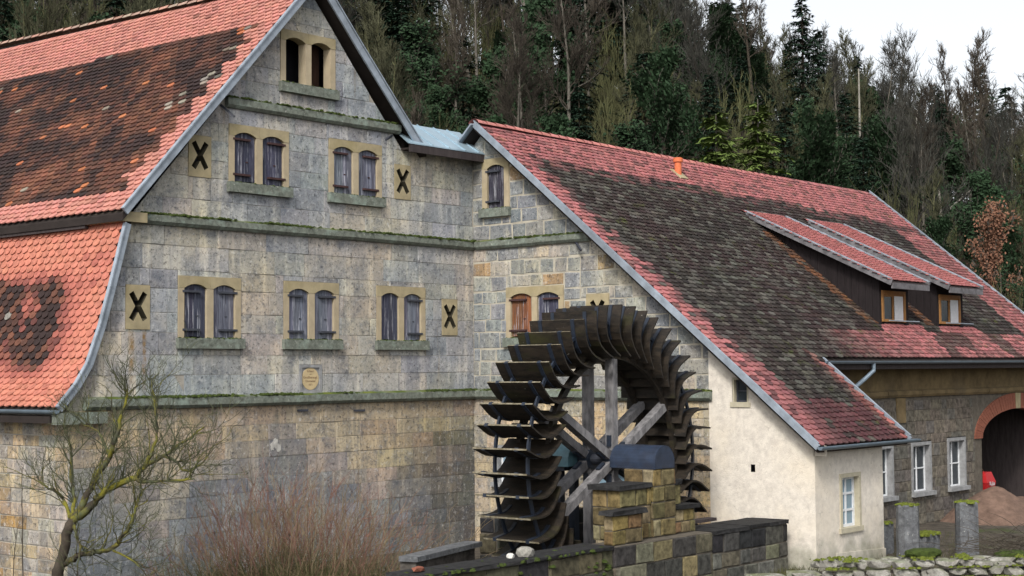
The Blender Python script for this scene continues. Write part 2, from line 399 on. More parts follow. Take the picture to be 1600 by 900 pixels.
def panel(F, rects, holes, planes, depth=0.0):
    mb = MB(); o, u, v, n = F
    for (a0, a1, b0, b1) in minus(rects, holes):
        poly = clip_poly([(a0, b0), (a1, b0), (a1, b1), (a0, b1)], planes)
        if poly and area(poly) > 1e-4:
            mb.add([o + u * a + v * b + n * depth for a, b in poly], [tuple(range(len(poly)))])
    return mb
def rowsof(z0, z1, h):
    k = max(1, round((z1 - z0) / h)); cuts = [z0 + (z1 - z0) * i / k for i in range(k + 1)]
    for i in range(1, k): cuts[i] += random.uniform(-0.12, 0.12) * h
    return list(zip(cuts[:-1], cuts[1:]))
def lumps(pts, rmin, rmax, squash=0.55):
    mb = MB()
    for p in pts:
        r = random.uniform(rmin, rmax); n = 6; th0 = random.random() * 6
        vs = []
        for (rr, zz) in ((1.0, -0.3), (0.8, 0.35 * random.uniform(0.7, 1.3))):
            for j in range(n):
                th = th0 + j * 2 * math.pi / n; q = r * rr * random.uniform(0.7, 1.25)
                vs.append((p[0] + q * math.cos(th), p[1] + q * math.sin(th), p[2] + zz * r * squash * 1.5))
        vs.append((p[0], p[1], p[2] + r * squash))
        fs = [(j, (j + 1) % n, n + (j + 1) % n, n + j) for j in range(n)] + [(n + j, n + (j + 1) % n, 2 * n) for j in range(n)]
        mb.add(vs, fs)
    mb.sm = True
    return mb
def frame_pt(F, a, b, c=0.0): return F[0] + F[1] * a + F[2] * b + F[3] * c

def arched_window(F, parent, a0, a1, z0, z1, nopen, woods, sill_h=0.24, lean=0.0, open_dark=False, hinge='lr', strap='rusty_iron', lint='sandstone', label=None):
    """stone surround with segment-arched openings and boarded shutters; z0 = sill underside, z1 = top of lintel"""
    Wd = a1 - a0; zs = z0 + sill_h; rise = 0.10; crown = z1 - (z1 - zs) * 0.125; spring = crown - rise
    jamb = 0.165 if nopen == 2 else 0.18; mull = 0.19
    ow = (Wd - 2 * jamb - (nopen - 1) * mull) / nopen
    ops = [(a0 + jamb + i * (ow + mull), a0 + jamb + i * (ow + mull) + ow) for i in range(nopen)]
    back = MB().prism(F, [(a0 + 0.02, zs), (a1 - 0.02, zs), (a1 - 0.02, z1 - 0.02), (a0 + 0.02, z1 - 0.02)], -0.75 if open_dark else -0.16, -0.70 if open_dark else -0.125)
    win = back.build('window', 'interior', parent)
    if label: win['label'] = label
    DB = -0.24 if open_dark else -0.12
    def arch(x0, x1, k=7):
        return [(x0 + (x1 - x0) * t / k, spring + rise * math.sin(math.pi * t / k) ** 0.8) for t in range(k + 1)]
    cuts = [a0] + [(ops[i][1] + ops[i + 1][0]) / 2 for i in range(nopen - 1)] + [a1]
    for i, (x0, x1) in enumerate(ops):
        c0, c1 = cuts[i] + 0.002, cuts[i + 1] - 0.002
        poly = [(c0, spring), (x0, spring)] + arch(x0, x1)[1:-1] + [(x1, spring), (c1, spring), (c1, z1), (c0, z1)]
        MB().prism(F, poly, DB, 0.035 + 0.004 * (i % 2)).build('lintel', lint, win)
    for (x0, x1, nm) in [(a0, ops[0][0], 'jamb')] + [(ops[i][1], ops[i + 1][0], 'mullion') for i in range(nopen - 1)] + [(ops[-1][1], a1, 'jamb')]:
        MB().prism(F, [(x0, zs), (x1, zs), (x1, spring - 0.003), (x0, spring - 0.003)], DB, 0.03).build(nm, 'sandstone_pale', win)
    k = nopen
    for i in range(k):
        s0, s1 = a0 - 0.06 + i * (Wd + 0.12) / k, a0 - 0.06 + (i + 1) * (Wd + 0.12) / k - 0.004
        MB().prism(F, [(s0, z0), (s1, z0), (s1, zs), (s0, zs)], -0.15, 0.13).build('sill', 'cornice_stone', win)
    pts = [frame_pt(F, random.uniform(a0, a1), zs, random.choice((0.03, 0.06, 0.1))) for _ in range(int(26 * Wd))]
    lumps(pts, 0.015, 0.05).build('moss', 'moss', win)['kind'] = 'stuff'
    if open_dark:
        x0, x1 = ops[-1]
        for j in range(3):
            MB().prism(F, [(x0 + (x1 - x0) * j / 3 + 0.004, zs), (x0 + (x1 - x0) * (j + 1) / 3 - 0.004, zs), (x0 + (x1 - x0) * (j + 1) / 3 - 0.004, crown), (x0 + (x1 - x0) * j / 3 + 0.004, crown)], -0.44, -0.40).build('inner_board', 'rust_board', win)
        return win
    for i, (x0, x1) in enumerate(ops):
        wc = woods[i % len(woods)]; np_ = 4; x = x0 + 0.006
        ed = [x0 + 0.006] + sorted(x0 + (x1 - x0) * (j + random.uniform(-0.15, 0.15)) / np_ for j in range(1, np_)) + [x1 - 0.006]
        for j in range(np_):
            p0, p1 = ed[j] + 0.003, ed[j + 1] - 0.003
            tz = lambda xx: spring + rise * math.sin(math.pi * (xx - x0) / (x1 - x0)) ** 0.8 - 0.012
            bz = zs + random.uniform(0.0, 0.05)
            MB().prism(F, [(p0, bz), (p1, bz), (p1, tz(p1)), ((p0 + p1) / 2, tz((p0 + p1) / 2)), (p0, tz(p0))], -0.10, -0.035 + random.uniform(-0.006, 0.006)).build('plank', 'old_wood', win, jit(wc, 0.25, 0.05))
        side = hinge[i % len(hinge)]
        if side == '-': continue
        for zz in (zs + 0.17, spring - 0.10):
            if side == 'l': q0, q1 = x0 - 0.05, x0 + (x1 - x0) * 0.72
            else: q0, q1 = x0 + (x1 - x0) * 0.28, x1 + 0.05
            MB().prism(F, [(q0, zz), (q1, zz), (q1, zz + 0.05), (q0, zz + 0.05)], -0.07, 0.045 if True else 0).build('strap_hinge', strap, win)
        MB().prism(F, [((x0 + x1) / 2 + 0.05, zs + 0.5), ((x0 + x1) / 2 + 0.11, zs + 0.5), ((x0 + x1) / 2 + 0.11, zs + 0.53), ((x0 + x1) / 2 + 0.05, zs + 0.53)], -0.06, -0.02).build('latch', strap, win)
    return win
def cross_plate(F, parent, a0, a1, z0, z1, t=0.135, rx=0.185, rz=0.30):
    """sandstone slab with an X-shaped slot cut through it"""
    ca, cb = (a0 + a1) / 2, (z0 + z1) / 2 + 0.02
    L = math.hypot(rx, rz); dx, dz = rx / L, rz / L; pts = []
    dirs = [(dx, dz), (-dx, dz), (-dx, -dz), (dx, -dz)]
    hw = t / 2
    def inner(d, e):   # crossing of the two bars' edges between arms d and e
        n1 = (-d[1], d[0]); n2 = (e[1], -e[0])
        det = n1[0] * n2[1] - n1[1] * n2[0]
        return (hw * (n2[1] - n1[1]) / det, hw * (n1[0] - n2[0]) / det)
    for i, d in enumerate(dirs):
        n1 = (-d[1], d[0])
        pts += [(L * d[0] - hw * n1[0], L * d[1] - hw * n1[1]), (L * d[0] + hw * n1[0], L * d[1] + hw * n1[1]), inner(d, dirs[(i + 1) % 4])]
    inn = [(ca + p, cb + q) for p, q in pts]
    outr = [(a0, z0), (a1, z0), (a1, z1), (a0, z1)]
    bm = bmesh.new()
    def loop(P, c):
        vs = [bm.verts.new(frame_pt(F, a, b, c)) for a, b in P]
        return vs, [bm.edges.new((vs[i], vs[(i + 1) % len(vs)])) for i in range(len(vs))]
    vo, eo = loop(outr, 0.03); vi, ei = loop(inn, 0.03)
    bmesh.ops.triangle_fill(bm, edges=eo + ei, use_beauty=True, normal=F[3])
    vo2, _ = loop(outr, -0.12); vi2, _ = loop(inn, -0.22)
    for A, B in ((vo, vo2),):
        for i in range(len(A)): bm.faces.new((A[i], A[(i + 1) % len(A)], B[(i + 1) % len(B)], B[i]))
    bmesh.ops.recalc_face_normals(bm, faces=bm.faces)
    off = rootloc(parent)
    bmesh.ops.translate(bm, vec=-off, verts=bm.verts)
    me = bpy.data.meshes.new('vent_plate'); bm.to_mesh(me); bm.free(); me.materials.append(M['sandstone'])
    o = bpy.data.objects.new('vent_plate', me); COL.objects.link(o); o.parent = parent
    kk = len(inn)
    MB().add([frame_pt(F, a, b, c) for c in (0.029, -0.22) for a, b in inn], [(i, kk + i, kk + (i + 1) % kk, (i + 1) % kk) for i in range(kk)]).build('slot_shade_wall', 'slot', o)  # side walls of the slot, shade painted as a dark colour
    MB().prism(F, [(a0 + .05, z0 + .05), (a1 - .05, z0 + .05), (a1 - .05, z1 - .05), (a0 + .05, z1 - .05)], -0.26, -0.215).build('slot_back', 'interior', o)
    return o

# ---- roof tiles
def tile_proto(wd, ln, th=0.028):
    """beaver-tail tile, x across, y up the slope, z out; round tail at y=0"""
    hw = wd * 0.485; r = hw; k = 5
    arc = [(-hw * math.cos(math.pi * i / k), 0.085 * wd / 0.3 * (1 - math.sin(math.pi * i / k)) * 1.6) for i in range(k + 1)]
    out = arc + [(hw, ln), (-hw, ln)]
    n = len(out)
    top = [(x, y, 0.058 - 0.058 * y / ln) for x, y in out]; bot = [(x, y, 0.058 - th - 0.058 * y / ln) for x, y in arc]
    fs = [tuple(range(n))] + [(i, n + i, n + i + 1, i + 1)[::-1] for i in range(k)]
    return top + bot, fs
def lay_tiles(root, surf, nrow, ncol, wd, ex, colfn, field_mat, keep=lambda s, y: True, pieces=lambda i, j: False, nmax=300):
    """surf(row_f, across_f) -> (origin, across, up, normal); collects a field mesh and individual pieces"""
    pv, pf = tile_proto(wd, ex * 1.75); fld = MB(); fld.c = []
    me = MB().add(pv, pf).mesh('tile', 'tile_piece'); cnt = 0
    for j in range(nrow):
        for i in range(ncol):
            a = (i + (0.5 if j % 2 else 0.0)) * wd
            if not keep(j * ex, a): continue
            o, ac, up, nn = surf(j * ex, a)
            o = o + nn * random.uniform(0, 0.006) + up * random.uniform(-0.006, 0.006)
            yaw = random.uniform(-0.025, 0.025); a2 = (ac + up * yaw).normalized(); u2 = (up - ac * yaw).normalized()
            c = colfn(j * ex, a, o)
            if pieces(i, j) and cnt < nmax:
                mw = Matrix((a2, u2, nn)).transposed().to_4x4(); mw.translation = o
                inst('tile', me, root, mw, c); cnt += 1
            else:
                fld.add([o + a2 * x + u2 * y + nn * z for x, y, z in pv], pf, (*c[:3], 1))
    if fld.f:
        f = fld.build('tile_field', field_mat, root); f['kind'] = 'stuff'
    return cnt

# ------------------------------------------------------------------ ground, hill, water
def hill_h(d, s):
    a = s / max(d, 1)
    xs = [-0.6, -0.33, 0.0, 0.08, 0.17, 0.25, 0.33, 0.6]; hc = [33, 32, 29.5, 28, 24.3, 19.8, 16.6, 13]
    H = float(np.interp(a, xs, hc))
    t = min(1, max(0, (d - 58) / 77)); r = float(np.interp(d, [58, 64, 85, 105, 122, 135], [0, 0.10, 0.50, 0.80, 0.97, 1.0]))
    drop = max(0, d - 135) * 0.15
    return GZ + H * r - drop + 0.5 * nz(d, s, 0, 0.08) * t
def P_ds(d, s, z=0): q = CAM + FW * d + RT * s; return V(q.x, q.y, z)
g = MB(); n = 60
gv = []; gf = []
xs = [-400, -200, -120, -80] + list(np.linspace(-60, 60, 41)) + [80, 120, 200, 400]
g = MB().add([(x - 5, y, GZ - 0.02 + 0.03 * nz(x, y, 0, 0.4)) for y in xs for x in xs], [(j * len(xs) + i, j * len(xs) + i + 1, (j + 1) * len(xs) + i + 1, (j + 1) * len(xs) + i) for j in range(len(xs) - 1) for i in range(len(xs) - 1)
     if not (-9.6 < xs[i] - 5 + 1 < -1.8 and -10.5 < xs[j] + 1 < -6.2)])
tag(g.build('ground', 'ground'), kind='structure')
ds = list(np.linspace(58, 150, 40)) + [170, 220, 300]; ss = list(np.linspace(-130, 130, 66))
hb = MB(); hb.add([P_ds(d, s, hill_h(d, s)) for d in ds for s in ss], [(j * 66 + i, j * 66 + i + 1, (j + 1) * 66 + i + 1, (j + 1) * 66 + i) for j in range(len(ds) - 1) for i in range(65)])
hb.sm = True
tag(hb.build('hill', 'forest_floor'), kind='structure')

# ------------------------------------------------------------------ the mill (left building)
BLUE = (0.12, 0.125, 0.16); VIOLET = (0.135, 0.145, 0.185); DARKW = (0.045, 0.048, 0.075); BLACKW = (0.035, 0.032, 0.045); RUSTW = (0.19, 0.075, 0.03)
mill = empty('stone_mill', (-6.06, 0, GZ), 'tall grey sandstone mill with stepped-pitch red tile roof on the left', 'mill')
ZL0, ZL1, ZM0, ZM1, ZU0, ZU1 = 4.30, 4.56, 8.44, 8.68, 11.36, 11.62
RS = 1.127
RAKE = (-RS, 1.0, 14.62 + RS * 6.06)                 # left rake of the wall: z <= 14.62 + RS*(x+6.06)
RAKER = (RS, 1.0, 14.62 - RS * 6.06)                 # right rake
LOWR = [((-11.50, 8.60), (-11.95, 6.96)), ((-11.95, 6.96), (-12.22, 6.05)), ((-12.22, 6.05), (-12.55, 5.22)), ((-12.55, 5.22), (-12.95, 4.62))]
def halfplane(p, q):                                  # keep the right-hand side of p->q going down the left edge
    dx, dz = q[0] - p[0], q[1] - p[1]
    nx, nzv = dz, -dx                                 # outward to the left
    return (nx, nzv, nx * p[0] + nzv * p[1])
LOWP = [halfplane(a, b) for a, b in LOWR]
def low_planes(z):
    for (a, b), h in zip(LOWR, LOWP):
        if z >= b[1]: return [h]
    return [LOWP[-1]]
winA = [(-10.10, -8.28), (-6.94, -5.12), (-3.78, -1.96)]
winU = [(-8.64, -6.78), (-5.44, -3.58)]
plates = [(-11.52, -10.88, 6.07, 7.06), (-1.30, -0.69, 6.06, 7.04), (-9.82, -9.17, 9.63, 10.60), (-3.10, -2.50, 9.64, 10.56)]
holes1 = [(a, b, 5.65, 7.32) for a, b in winA] + [(a, b, 9.36, 10.99) for a, b in winU] + [(-7.04, -5.22, 11.97, 13.53)] + plates + [(-6.44, -5.70, 4.56, 5.27)]
g1 = empty('gable_wall', (0, 0, 0)); g1.parent = mill; g1.matrix_basis = Matrix.Translation(-Vector(mill.location))
def stone_up(a, b):
    t = nz(a, b, 3, 0.35) + random.uniform(-0.25, 0.25)
    c = mixc((0.245, 0.262, 0.28), (0.345, 0.325, 0.285), min(1, max(0, 0.3 + t * 1.2)))
    return jit(c, 0.16, 0.03)
def stone_low(a, b):
    t = min(1, max(0, (b - 1.6) / 2.2 + nz(a, b, 9, 0.5) * 0.9))
    c = mixc((0.175, 0.19, 0.215), (0.315, 0.262, 0.195), t)
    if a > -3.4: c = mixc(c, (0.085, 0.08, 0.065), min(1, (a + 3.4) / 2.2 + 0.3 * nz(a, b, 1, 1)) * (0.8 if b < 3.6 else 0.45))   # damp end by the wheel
    return jit(c, 0.15, 0.04)
core = MB().prism(W1, [(-12.9, 0), (0.3, 0), (0.3, 10.9), (-2.75, 10.9), (-6.06, 14.55), (-11.4, 8.5), (-12.0, 6.8), (-12.9, 4.4)], -15.5, -0.8)
panel(W1, [(-12.95, 0, 0.0, ZL1)], [], []).build('mortar_face', 'mortar', g1)
for q0, q1 in ((ZL1, 5.22), (5.22, 6.05), (6.05, 6.96), (6.96, ZM1)):
    panel(W1, [(-13, 0, q0, q1)], holes1, low_planes((q0 + q1) / 2)).build('mortar_face', 'mortar', g1)
panel(W1, [(-13, 0, ZM1, 10.95), (-13, -2.7, 10.95, 15)], holes1, [RAKE, RAKER] if False else [RAKE]).build('mortar_face', 'mortar', g1) if False else None
panel(W1, [(-13, 0.0, ZM1, 10.95)], holes1, [RAKE]).build('mortar_face', 'mortar', g1)
panel(W1, [(-13, 0.0, 10.95, 15)], holes1, [RAKE, RAKER]).build('mortar_face', 'mortar', g1)
core.build('wall_core', 'interior', g1)
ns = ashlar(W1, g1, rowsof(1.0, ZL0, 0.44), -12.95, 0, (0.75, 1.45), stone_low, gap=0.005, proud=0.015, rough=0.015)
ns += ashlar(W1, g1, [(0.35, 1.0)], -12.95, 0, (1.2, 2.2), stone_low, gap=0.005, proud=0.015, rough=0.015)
ns += ashlar(W1, g1, rowsof(ZL1, ZM0, 0.47), -13, 0, (0.8, 1.55), stone_up, holes1, low_planes, gap=0.004, proud=0.013, rough=0.015)
ns += ashlar(W1, g1, rowsof(ZM1, 10.95, 0.46), -12, 0, (0.7, 1.3), stone_up, holes1, [RAKE], gap=0.004, proud=0.013, rough=0.015)
ns += ashlar(W1, g1, [(10.95, ZU0)] + rowsof(ZU1, 14.6, 0.43), -10, -1.5, (0.6, 1.1), stone_up, holes1, [RAKE, RAKER], gap=0.004, proud=0.013, rough=0.015)
print('mill stones', ns)
# cornices: separate lengths of moulded stone
def cornice(F, parent, a0, a1, z0, z1, out, lens=(1.6, 2.6), planes=(), step=None, moss=10, name='cornice_stone', mat='cornice_stone'):
    a = a0
    while a < a1 - 0.05:
        b = min(a1, a + random.uniform(*lens))
        if a1 - b < 0.5: b = a1
        dz = random.uniform(-0.008, 0.008); oo = out + random.uniform(-0.008, 0.008)
        mb = MB(); A, B = a + 0.003, b - 0.003
        prof = [(-0.05, z0 + dz), (oo * 0.55, z0 + dz), (oo, z0 + dz + 0.07), (oo, z1 + dz - 0.03), (-0.05, z1 + dz + 0.04)]
        k = len(prof)
        vs = [frame_pt(F, x, zz, c) for x in (A, B) for c, zz in prof]
        mb.add(vs, [tuple(range(k)), tuple(reversed(range(k, 2 * k)))] + [(k + i, k + (i + 1) % k, (i + 1) % k, i) for i in range(k)])
        mb.build(name, mat, parent)
        a = b
    pts = []
    for _ in range(int((a1 - a0) * moss)):
        x = random.uniform(a0, a1)
        if nz(x, z0, 5, 0.8) > -0.05 + random.uniform(-0.3, 0.2): pts.append(frame_pt(F, x, z1 + random.uniform(-0.02, 0.02), random.uniform(0.03, out * 0.98)))
    if pts:
        mo = lumps(pts, 0.02, 0.06, 0.6).build('moss', 'moss', parent); mo['kind'] = 'stuff'
cornice(W1, g1, -12.6, 0.0, ZL0, ZL1, 0.17, moss=110)
cornice(W1, g1, -11.2, 0.0, ZM0, ZM1, 0.15, moss=80)
cornice(W1, g1, -8.75, -2.95, ZU0, ZU1, 0.14, moss=40)
MB().box(-13.35, -12.1, -0.2, 0.02, 4.02, 4.27).build('eaves_corbel', 'cornice_stone', g1)
MB().box(-11.75, -11.1, -0.22, 1.2, 8.44, 8.66).build('eaves_corbel', 'sandstone', g1)
for i, (a, b) in enumerate(winA):
    arched_window(W1, mill, a, b, 5.65, 7.32, 2, [[DARKW, BLUE], [VIOLET, VIOLET], [DARKW, BLUE]][i], hinge=['lr', 'lr', '-r'][i], strap='iron', label=['shuttered double window left of the plaque', 'shuttered double window above the plaque', 'shuttered double window next to the inner corner'][i])
for i, (a, b) in enumerate(winU):
    arched_window(W1, mill, a, b, 9.36, 10.99, 2, [[DARKW, DARKW], [VIOLET, VIOLET]][i], hinge='lr', label=['upper double window with dark shutters', 'upper double window with pale weathered shutters'][i])
arched_window(W1, mill, -7.04, -5.22, 11.97, 13.53, 2, [DARKW], open_dark=True, label='open unshuttered window pair under the gable peak')
for p in plates: cross_plate(W1, mill, *p)
# plaque
pl = MB(); F = W1
fr = pl.prism(F, [(-6.44, 4.56), (-5.70, 4.56), (-5.70, 5.27), (-6.44, 5.27)], -0.1, 0.0).build('plaque', 'stone_frame', mill)
for (x0, x1, z0, z1) in ((-6.44, -6.36, 4.56, 5.27), (-5.78, -5.70, 4.56, 5.27), (-6.357, -5.783, 5.20, 5.27), (-6.357, -5.783, 4.56, 4.64)):
    MB().prism(F, [(x0, z0), (x1, z0), (x1, z1), (x0, z1)], 0.002, 0.035).build('plaque_border', 'stone_frame', fr)
MB().prism(F, [(-6.07 + 0.275 * math.cos(t * math.pi / 16), 4.925 + 0.275 * math.sin(t * math.pi / 16)) for t in range(32)], -0.01, 0.014).build('plaque_oval', 'plaque_face', fr)
def text_mesh(txt, size, F, a, b, c, parent, mat, name='lettering'):
    cu = bpy.data.curves.new('txt', 'FONT'); cu.body = txt; cu.size = size; cu.align_x = 'CENTER'; cu.extrude = 0.001
    to = bpy.data.objects.new('txt', cu); COL.objects.link(to); bpy.context.view_layer.update()
    me = bpy.data.meshes.new_from_object(to.evaluated_get(bpy.context.evaluated_depsgraph_get()))
    bpy.data.objects.remove(to); me.materials.clear(); me.materials.append(M[mat])
    mw = Matrix((F[1], F[2], F[3])).transposed().to_4x4(); mw.translation = frame_pt(F, a, b, c)
    return inst(name, me, parent, mw)
for txt, zz, s in (('Erbaut', 5.085, 0.085), ('von', 5.02, 0.05), ('Großherzogl.', 4.93, 0.088), ('Domanial', 4.84, 0.085), ('1871', 4.755, 0.07)):
    text_mesh(txt, s, F, -6.07, zz, 0.016, fr, 'lettering')
# iron tie rods
for p, q in (((-8.88, -0.01, 11.40), (-8.72, -0.32, 11.10)), ((-3.19, -0.01, 11.30), (-3.62, -0.22, 11.12)), ((-6.5, -0.01, 4.15), (-6.2, -0.06, 4.15)), ((-4.6, -0.01, 4.10), (-4.25, -0.05, 4.1))):
    MB().beam(p, q, 0.05, 0.05).build('tie_iron', 'iron', mill)
for lx, lz, lr in ((-7.22, 3.36, 0.12), (-7.10, 3.27, 0.09), (-7.30, 3.27, 0.06), (-7.16, 3.44, 0.05)):
    lime = [(lx + lr * math.cos(t) * random.uniform(0.5, 1.3), lz + lr * math.sin(t) * random.uniform(0.5, 1.3)) for t in [i * math.pi / 7 for i in range(14)]]
    MB().prism(W1, lime, 0.0, 0.022 + lr * 0.03).build('lime_splash', 'lime', g1)
# side wall under the lower roof
sw = empty('side_wall', (0, 0, 0)); sw.parent = mill; sw.matrix_basis = Matrix.Translation(-Vector(mill.location))
panel(WS, [(-15.5, 0, 0, 4.35)], [], []).build('mortar_face', 'mortar', sw)
def stone_side(a, b): return jit(random.choice([(0.27, 0.22, 0.15), (0.28, 0.24, 0.18), (0.25, 0.235, 0.21), (0.24, 0.23, 0.21), (0.25, 0.205, 0.14)] if random.random() < 0.93 else [(0.26, 0.165, 0.075)]), 0.15, 0.04)
ashlar(WS, sw, rowsof(0.5, 4.1, 0.31), -9.5, 0, (0.35, 0.8), stone_side, gap=0.012, proud=0.02, wob=0.008)
# roof of the mill
rf = empty('roof', (0, 0, 0)); rf.parent = mill; rf.matrix_basis = Matrix.Translation(-Vector(mill.location))
YB = 15.5
def ridge_z(y): return 14.93 + 0.026 * max(0, y)
EA = (-11.80, 8.66)
def surf_up(s, a):
    y = -0.13 + a; zr = ridge_z(y); e = V(EA[0], y, EA[1]); r = V(-6.06, y, zr)
    up = (r - e).normalized(); nn = V(-up.z, 0, up.x).normalized()
    return e + up * s, V(0, -1, 0), up, nn
PINK = (0.43, 0.185, 0.15); ORNG = (0.43, 0.162, 0.112); DKB = (0.028, 0.017, 0.016); OLDO = (0.20, 0.08, 0.047)
LEN = math.hypot(5.74, 6.27)
def col_up(s, a, o):
    y = o.y
    new = s > LEN - 1.75 - 0.02 * a or s < 0.62 or y < 0.36 + 0.26 * int(2.2 * abs(nz(s, 3, 1, 1.3))) + (0.26 if int(s / 0.33) % 2 else 0)
    if new: return jit(mixc(PINK, DKB, random.uniform(0.1, 0.5)) if random.random() < 0.05 else PINK, 0.12, 0.04)
    t = nz(y * 0.8, s * 1.6, 1, 0.55) + 0.8 * nz(y, s, 5, 1.7) + random.uniform(-0.35, 0.35)
    c = mixc(DKB, OLDO, min(1, max(0, 0.20 + t * 0.62)))
    if random.random() < (0.18 if nz(y, s, 8, 0.6) > 0.45 else 0.006): c = mixc(c, (0.26, 0.24, 0.2), random.uniform(0.3, 0.9))
    if random.random() < 0.015: c = (0.34, 0.12, 0.055)
    return jit(c, 0.2, 0.05)
nt1 = lay_tiles(rf, surf_up, int(LEN / 0.165), int((YB + 0.1) / 0.26), 0.26, 0.165, col_up, 'tile_field')
PROF = [V(-13.30, 0, 4.36), V(-12.86, 0, 4.84), V(-12.56, 0, 5.30), V(-12.25, 0, 6.12), V(-12.0, 0, 6.96), V(-11.82, 0, 7.6), V(-11.55, 0, 8.62)]
CUM = [0]
for i in range(1, len(PROF)): CUM.append(CUM[-1] + (PROF[i] - PROF[i - 1]).length)
def surf_low(s, a):
    for i in range(len(PROF) - 1):
        if s <= CUM[i + 1] or i == len(PROF) - 2:
            t = (s - CUM[i]) / (CUM[i + 1] - CUM[i]); p = PROF[i].lerp(PROF[i + 1], t)
            u0 = (PROF[i + 1] - PROF[i]).normalized()
            u1 = (PROF[min(i + 2, len(PROF) - 1)] - PROF[min(i + 1, len(PROF) - 2)]).normalized()
            up = u0.lerp(u1, t * 0.5).normalized(); break
    return p + V(0, 0.0 + a, 0), V(0, -1, 0), up, V(-up.z, 0, up.x)
def col_low(s, a, o):
    y = o.y
    k = 0.9 * nz(y * 1.3, s * 0.6, 11, 0.9) + 0.45 * nz(y * 1.6, s * 0.7, 2, 2.0)
    new = jit(ORNG, 0.1, 0.03)
    edge = min(1, max(0, (y - 0.45) / 1.3)) * min(1, max(0, (s - 0.5) / 0.8)) * min(1, max(0, (3.45 - s) / 0.5))
    top = 0.55 if 2.9 < s < 3.7 and y < 1.5 and k > 0.0 else 0
    f = max(top * random.uniform(0.3, 1), edge * (1.15 + 1.0 * k) + random.uniform(-0.16, 0.16) * (0.3 + edge))
    f = min(1, max(0, f))
    old = mixc(DKB, OLDO, max(0, random.uniform(-0.5, 0.7)))
    if random.random() < 0.012: old = (0.20, 0.19, 0.17)
    return mixc(mixc(new, (0.33, 0.10, 0.08), min(1, f * 1.6)), old, max(0, f * 1.7 - 0.7))
n_low = lay_tiles(rf, surf_low, int(CUM[-1] / 0.165), int((YB + 0.1) / 0.26), 0.26, 0.165, col_low, 'tile_field', pieces=lambda i, j: i < 11)
# boards under the tiles and the far slope
ub = MB()
for y0, y1 in ((-0.28, YB),):
    for (p, q) in [((-11.8, 8.60), (-6.06, None)), ((-6.06, None), (-2.15, 10.98))]:
        def zz(pt, y): return ridge_z(y) - 0.06 if pt[1] is None else pt[1]
        for y in ():
            pass
        a = [V(p[0], y0, zz(p, y0)), V(q[0], y0, zz(q, y0)), V(q[0], y1, zz(q, y1)), V(p[0], y1, zz(p, y1))]
        b = [v - V(0, 0, 0.16) for v in a]
        ub.add(a + b, [(0, 3, 2, 1), (4, 5, 6, 7), (0, 1, 5, 4), (1, 2, 6, 5), (2, 3, 7, 6), (3, 0, 4, 7)][::1])
ub.build('roof_boarding', 'soffit', rf)
lb = MB()
for i in range(len(PROF) - 1):
    p, q = PROF[i] + V(0.03, 0, -0.02), PROF[i + 1] + V(0.03, 0, -0.02)
    lb.add([p + V(0, -0.13, 0), p + V(0, YB, 0), q + V(0, YB, 0), q + V(0, -0.13, 0), p + V(0.1, -0.13, 0), p + V(0.1, YB, 0), q + V(0.1, YB, 0), q + V(0.1, -0.13, 0)], [(0, 3, 2, 1), (4, 5, 6, 7), (0, 4, 7, 3), (1, 2, 6, 5)])
lb.build('roof_boarding', 'soffit', rf)
# far slope tiles, coarse
def surf_far(s, a):
    y = 0.0 + a; e = V(-2.5, y, 11.30); r = V(-6.06, y, ridge_z(y)); up = (r - e).normalized()
    return e + up * s, V(0, 1, 0), up, V(-up.z, 0, up.x) * (1 if up.x < 0 else -1)
lay_tiles(rf, surf_far, 24, int((YB + 0.3) / 0.33), 0.33, 0.2, lambda s, a, o: jit(DKB, 0.3), 'tile_field')
# ridge tiles
rt = MB()
k = 8
for e, (yy, r) in enumerate(((0, 0.15), (0.46, 0.125))):
    for i in range(k + 1):
        th = math.pi * i / k; rt.v.append((r * 1.15 * math.cos(th), yy, r * 0.8 * math.sin(th)))
rt.f = [(i, i + 1, k + 2 + i, k + 1 + i) for i in range(k)]
rt.sm = True; rme = rt.mesh('ridge_tile', 'tile_piece')
for i in range(38):
    y = -0.3 + i * 0.42
    inst('ridge_tile', rme, rf, Matrix.Translation((-6.06, y, ridge_z(y) + 0.0 + random.uniform(0, 0.012))), jit(mixc((0.30, 0.24, 0.19), (0.5, 0.2, 0.15), random.random() * 0.5), 0.15))
# verge boards in zinc, following the rakes
def verge(parent, pts, y, h=0.20, t=0.05, mat='zinc', lip=True, off=0.0):
    for p, q in zip(pts[:-1], pts[1:]):
        P, Q = V(p[0], y, p[1]), V(q[0], y, q[1]); d = (Q - P).normalized(); n_ = V(-d.z, 0, d.x); n_ = n_ if n_.z > 0 else -n_
        P2, Q2 = P - d * 0.004, Q + d * 0.004
        MB().add([P2 - n_ * h * 0.7, Q2 - n_ * h * 0.7, Q2 + n_ * h * 0.3, P2 + n_ * h * 0.3] + [v + V(0, t, 0) for v in (P2 - n_ * h * 0.7, Q2 - n_ * h * 0.7, Q2 + n_ * h * 0.3, P2 + n_ * h * 0.3)],
                 [(0, 1, 2, 3), (7, 6, 5, 4), (0, 4, 5, 1), (1, 5, 6, 2), (2, 6, 7, 3), (3, 7, 4, 0)]).build('verge_board', mat, parent)
        if lip:
            MB().beam(P2 + n_ * (h * 0.3 + 0.02) + V(0, 0.02, 0), Q2 + n_ * (h * 0.3 + 0.02) + V(0, 0.02, 0), 0.10, 0.03, n_).build('verge_trim', mat, parent)
verge(rf, [(-11.80, 8.66), (-9.9, 10.74), (-8.0, 12.81), (-6.06, 14.93)], -0.36, h=0.16)
verge(rf, [(-6.06, 14.93), (-4.6, 13.35), (-3.3, 11.98), (-2.35, 11.0)], -0.36, mat='zinc', h=0.19)
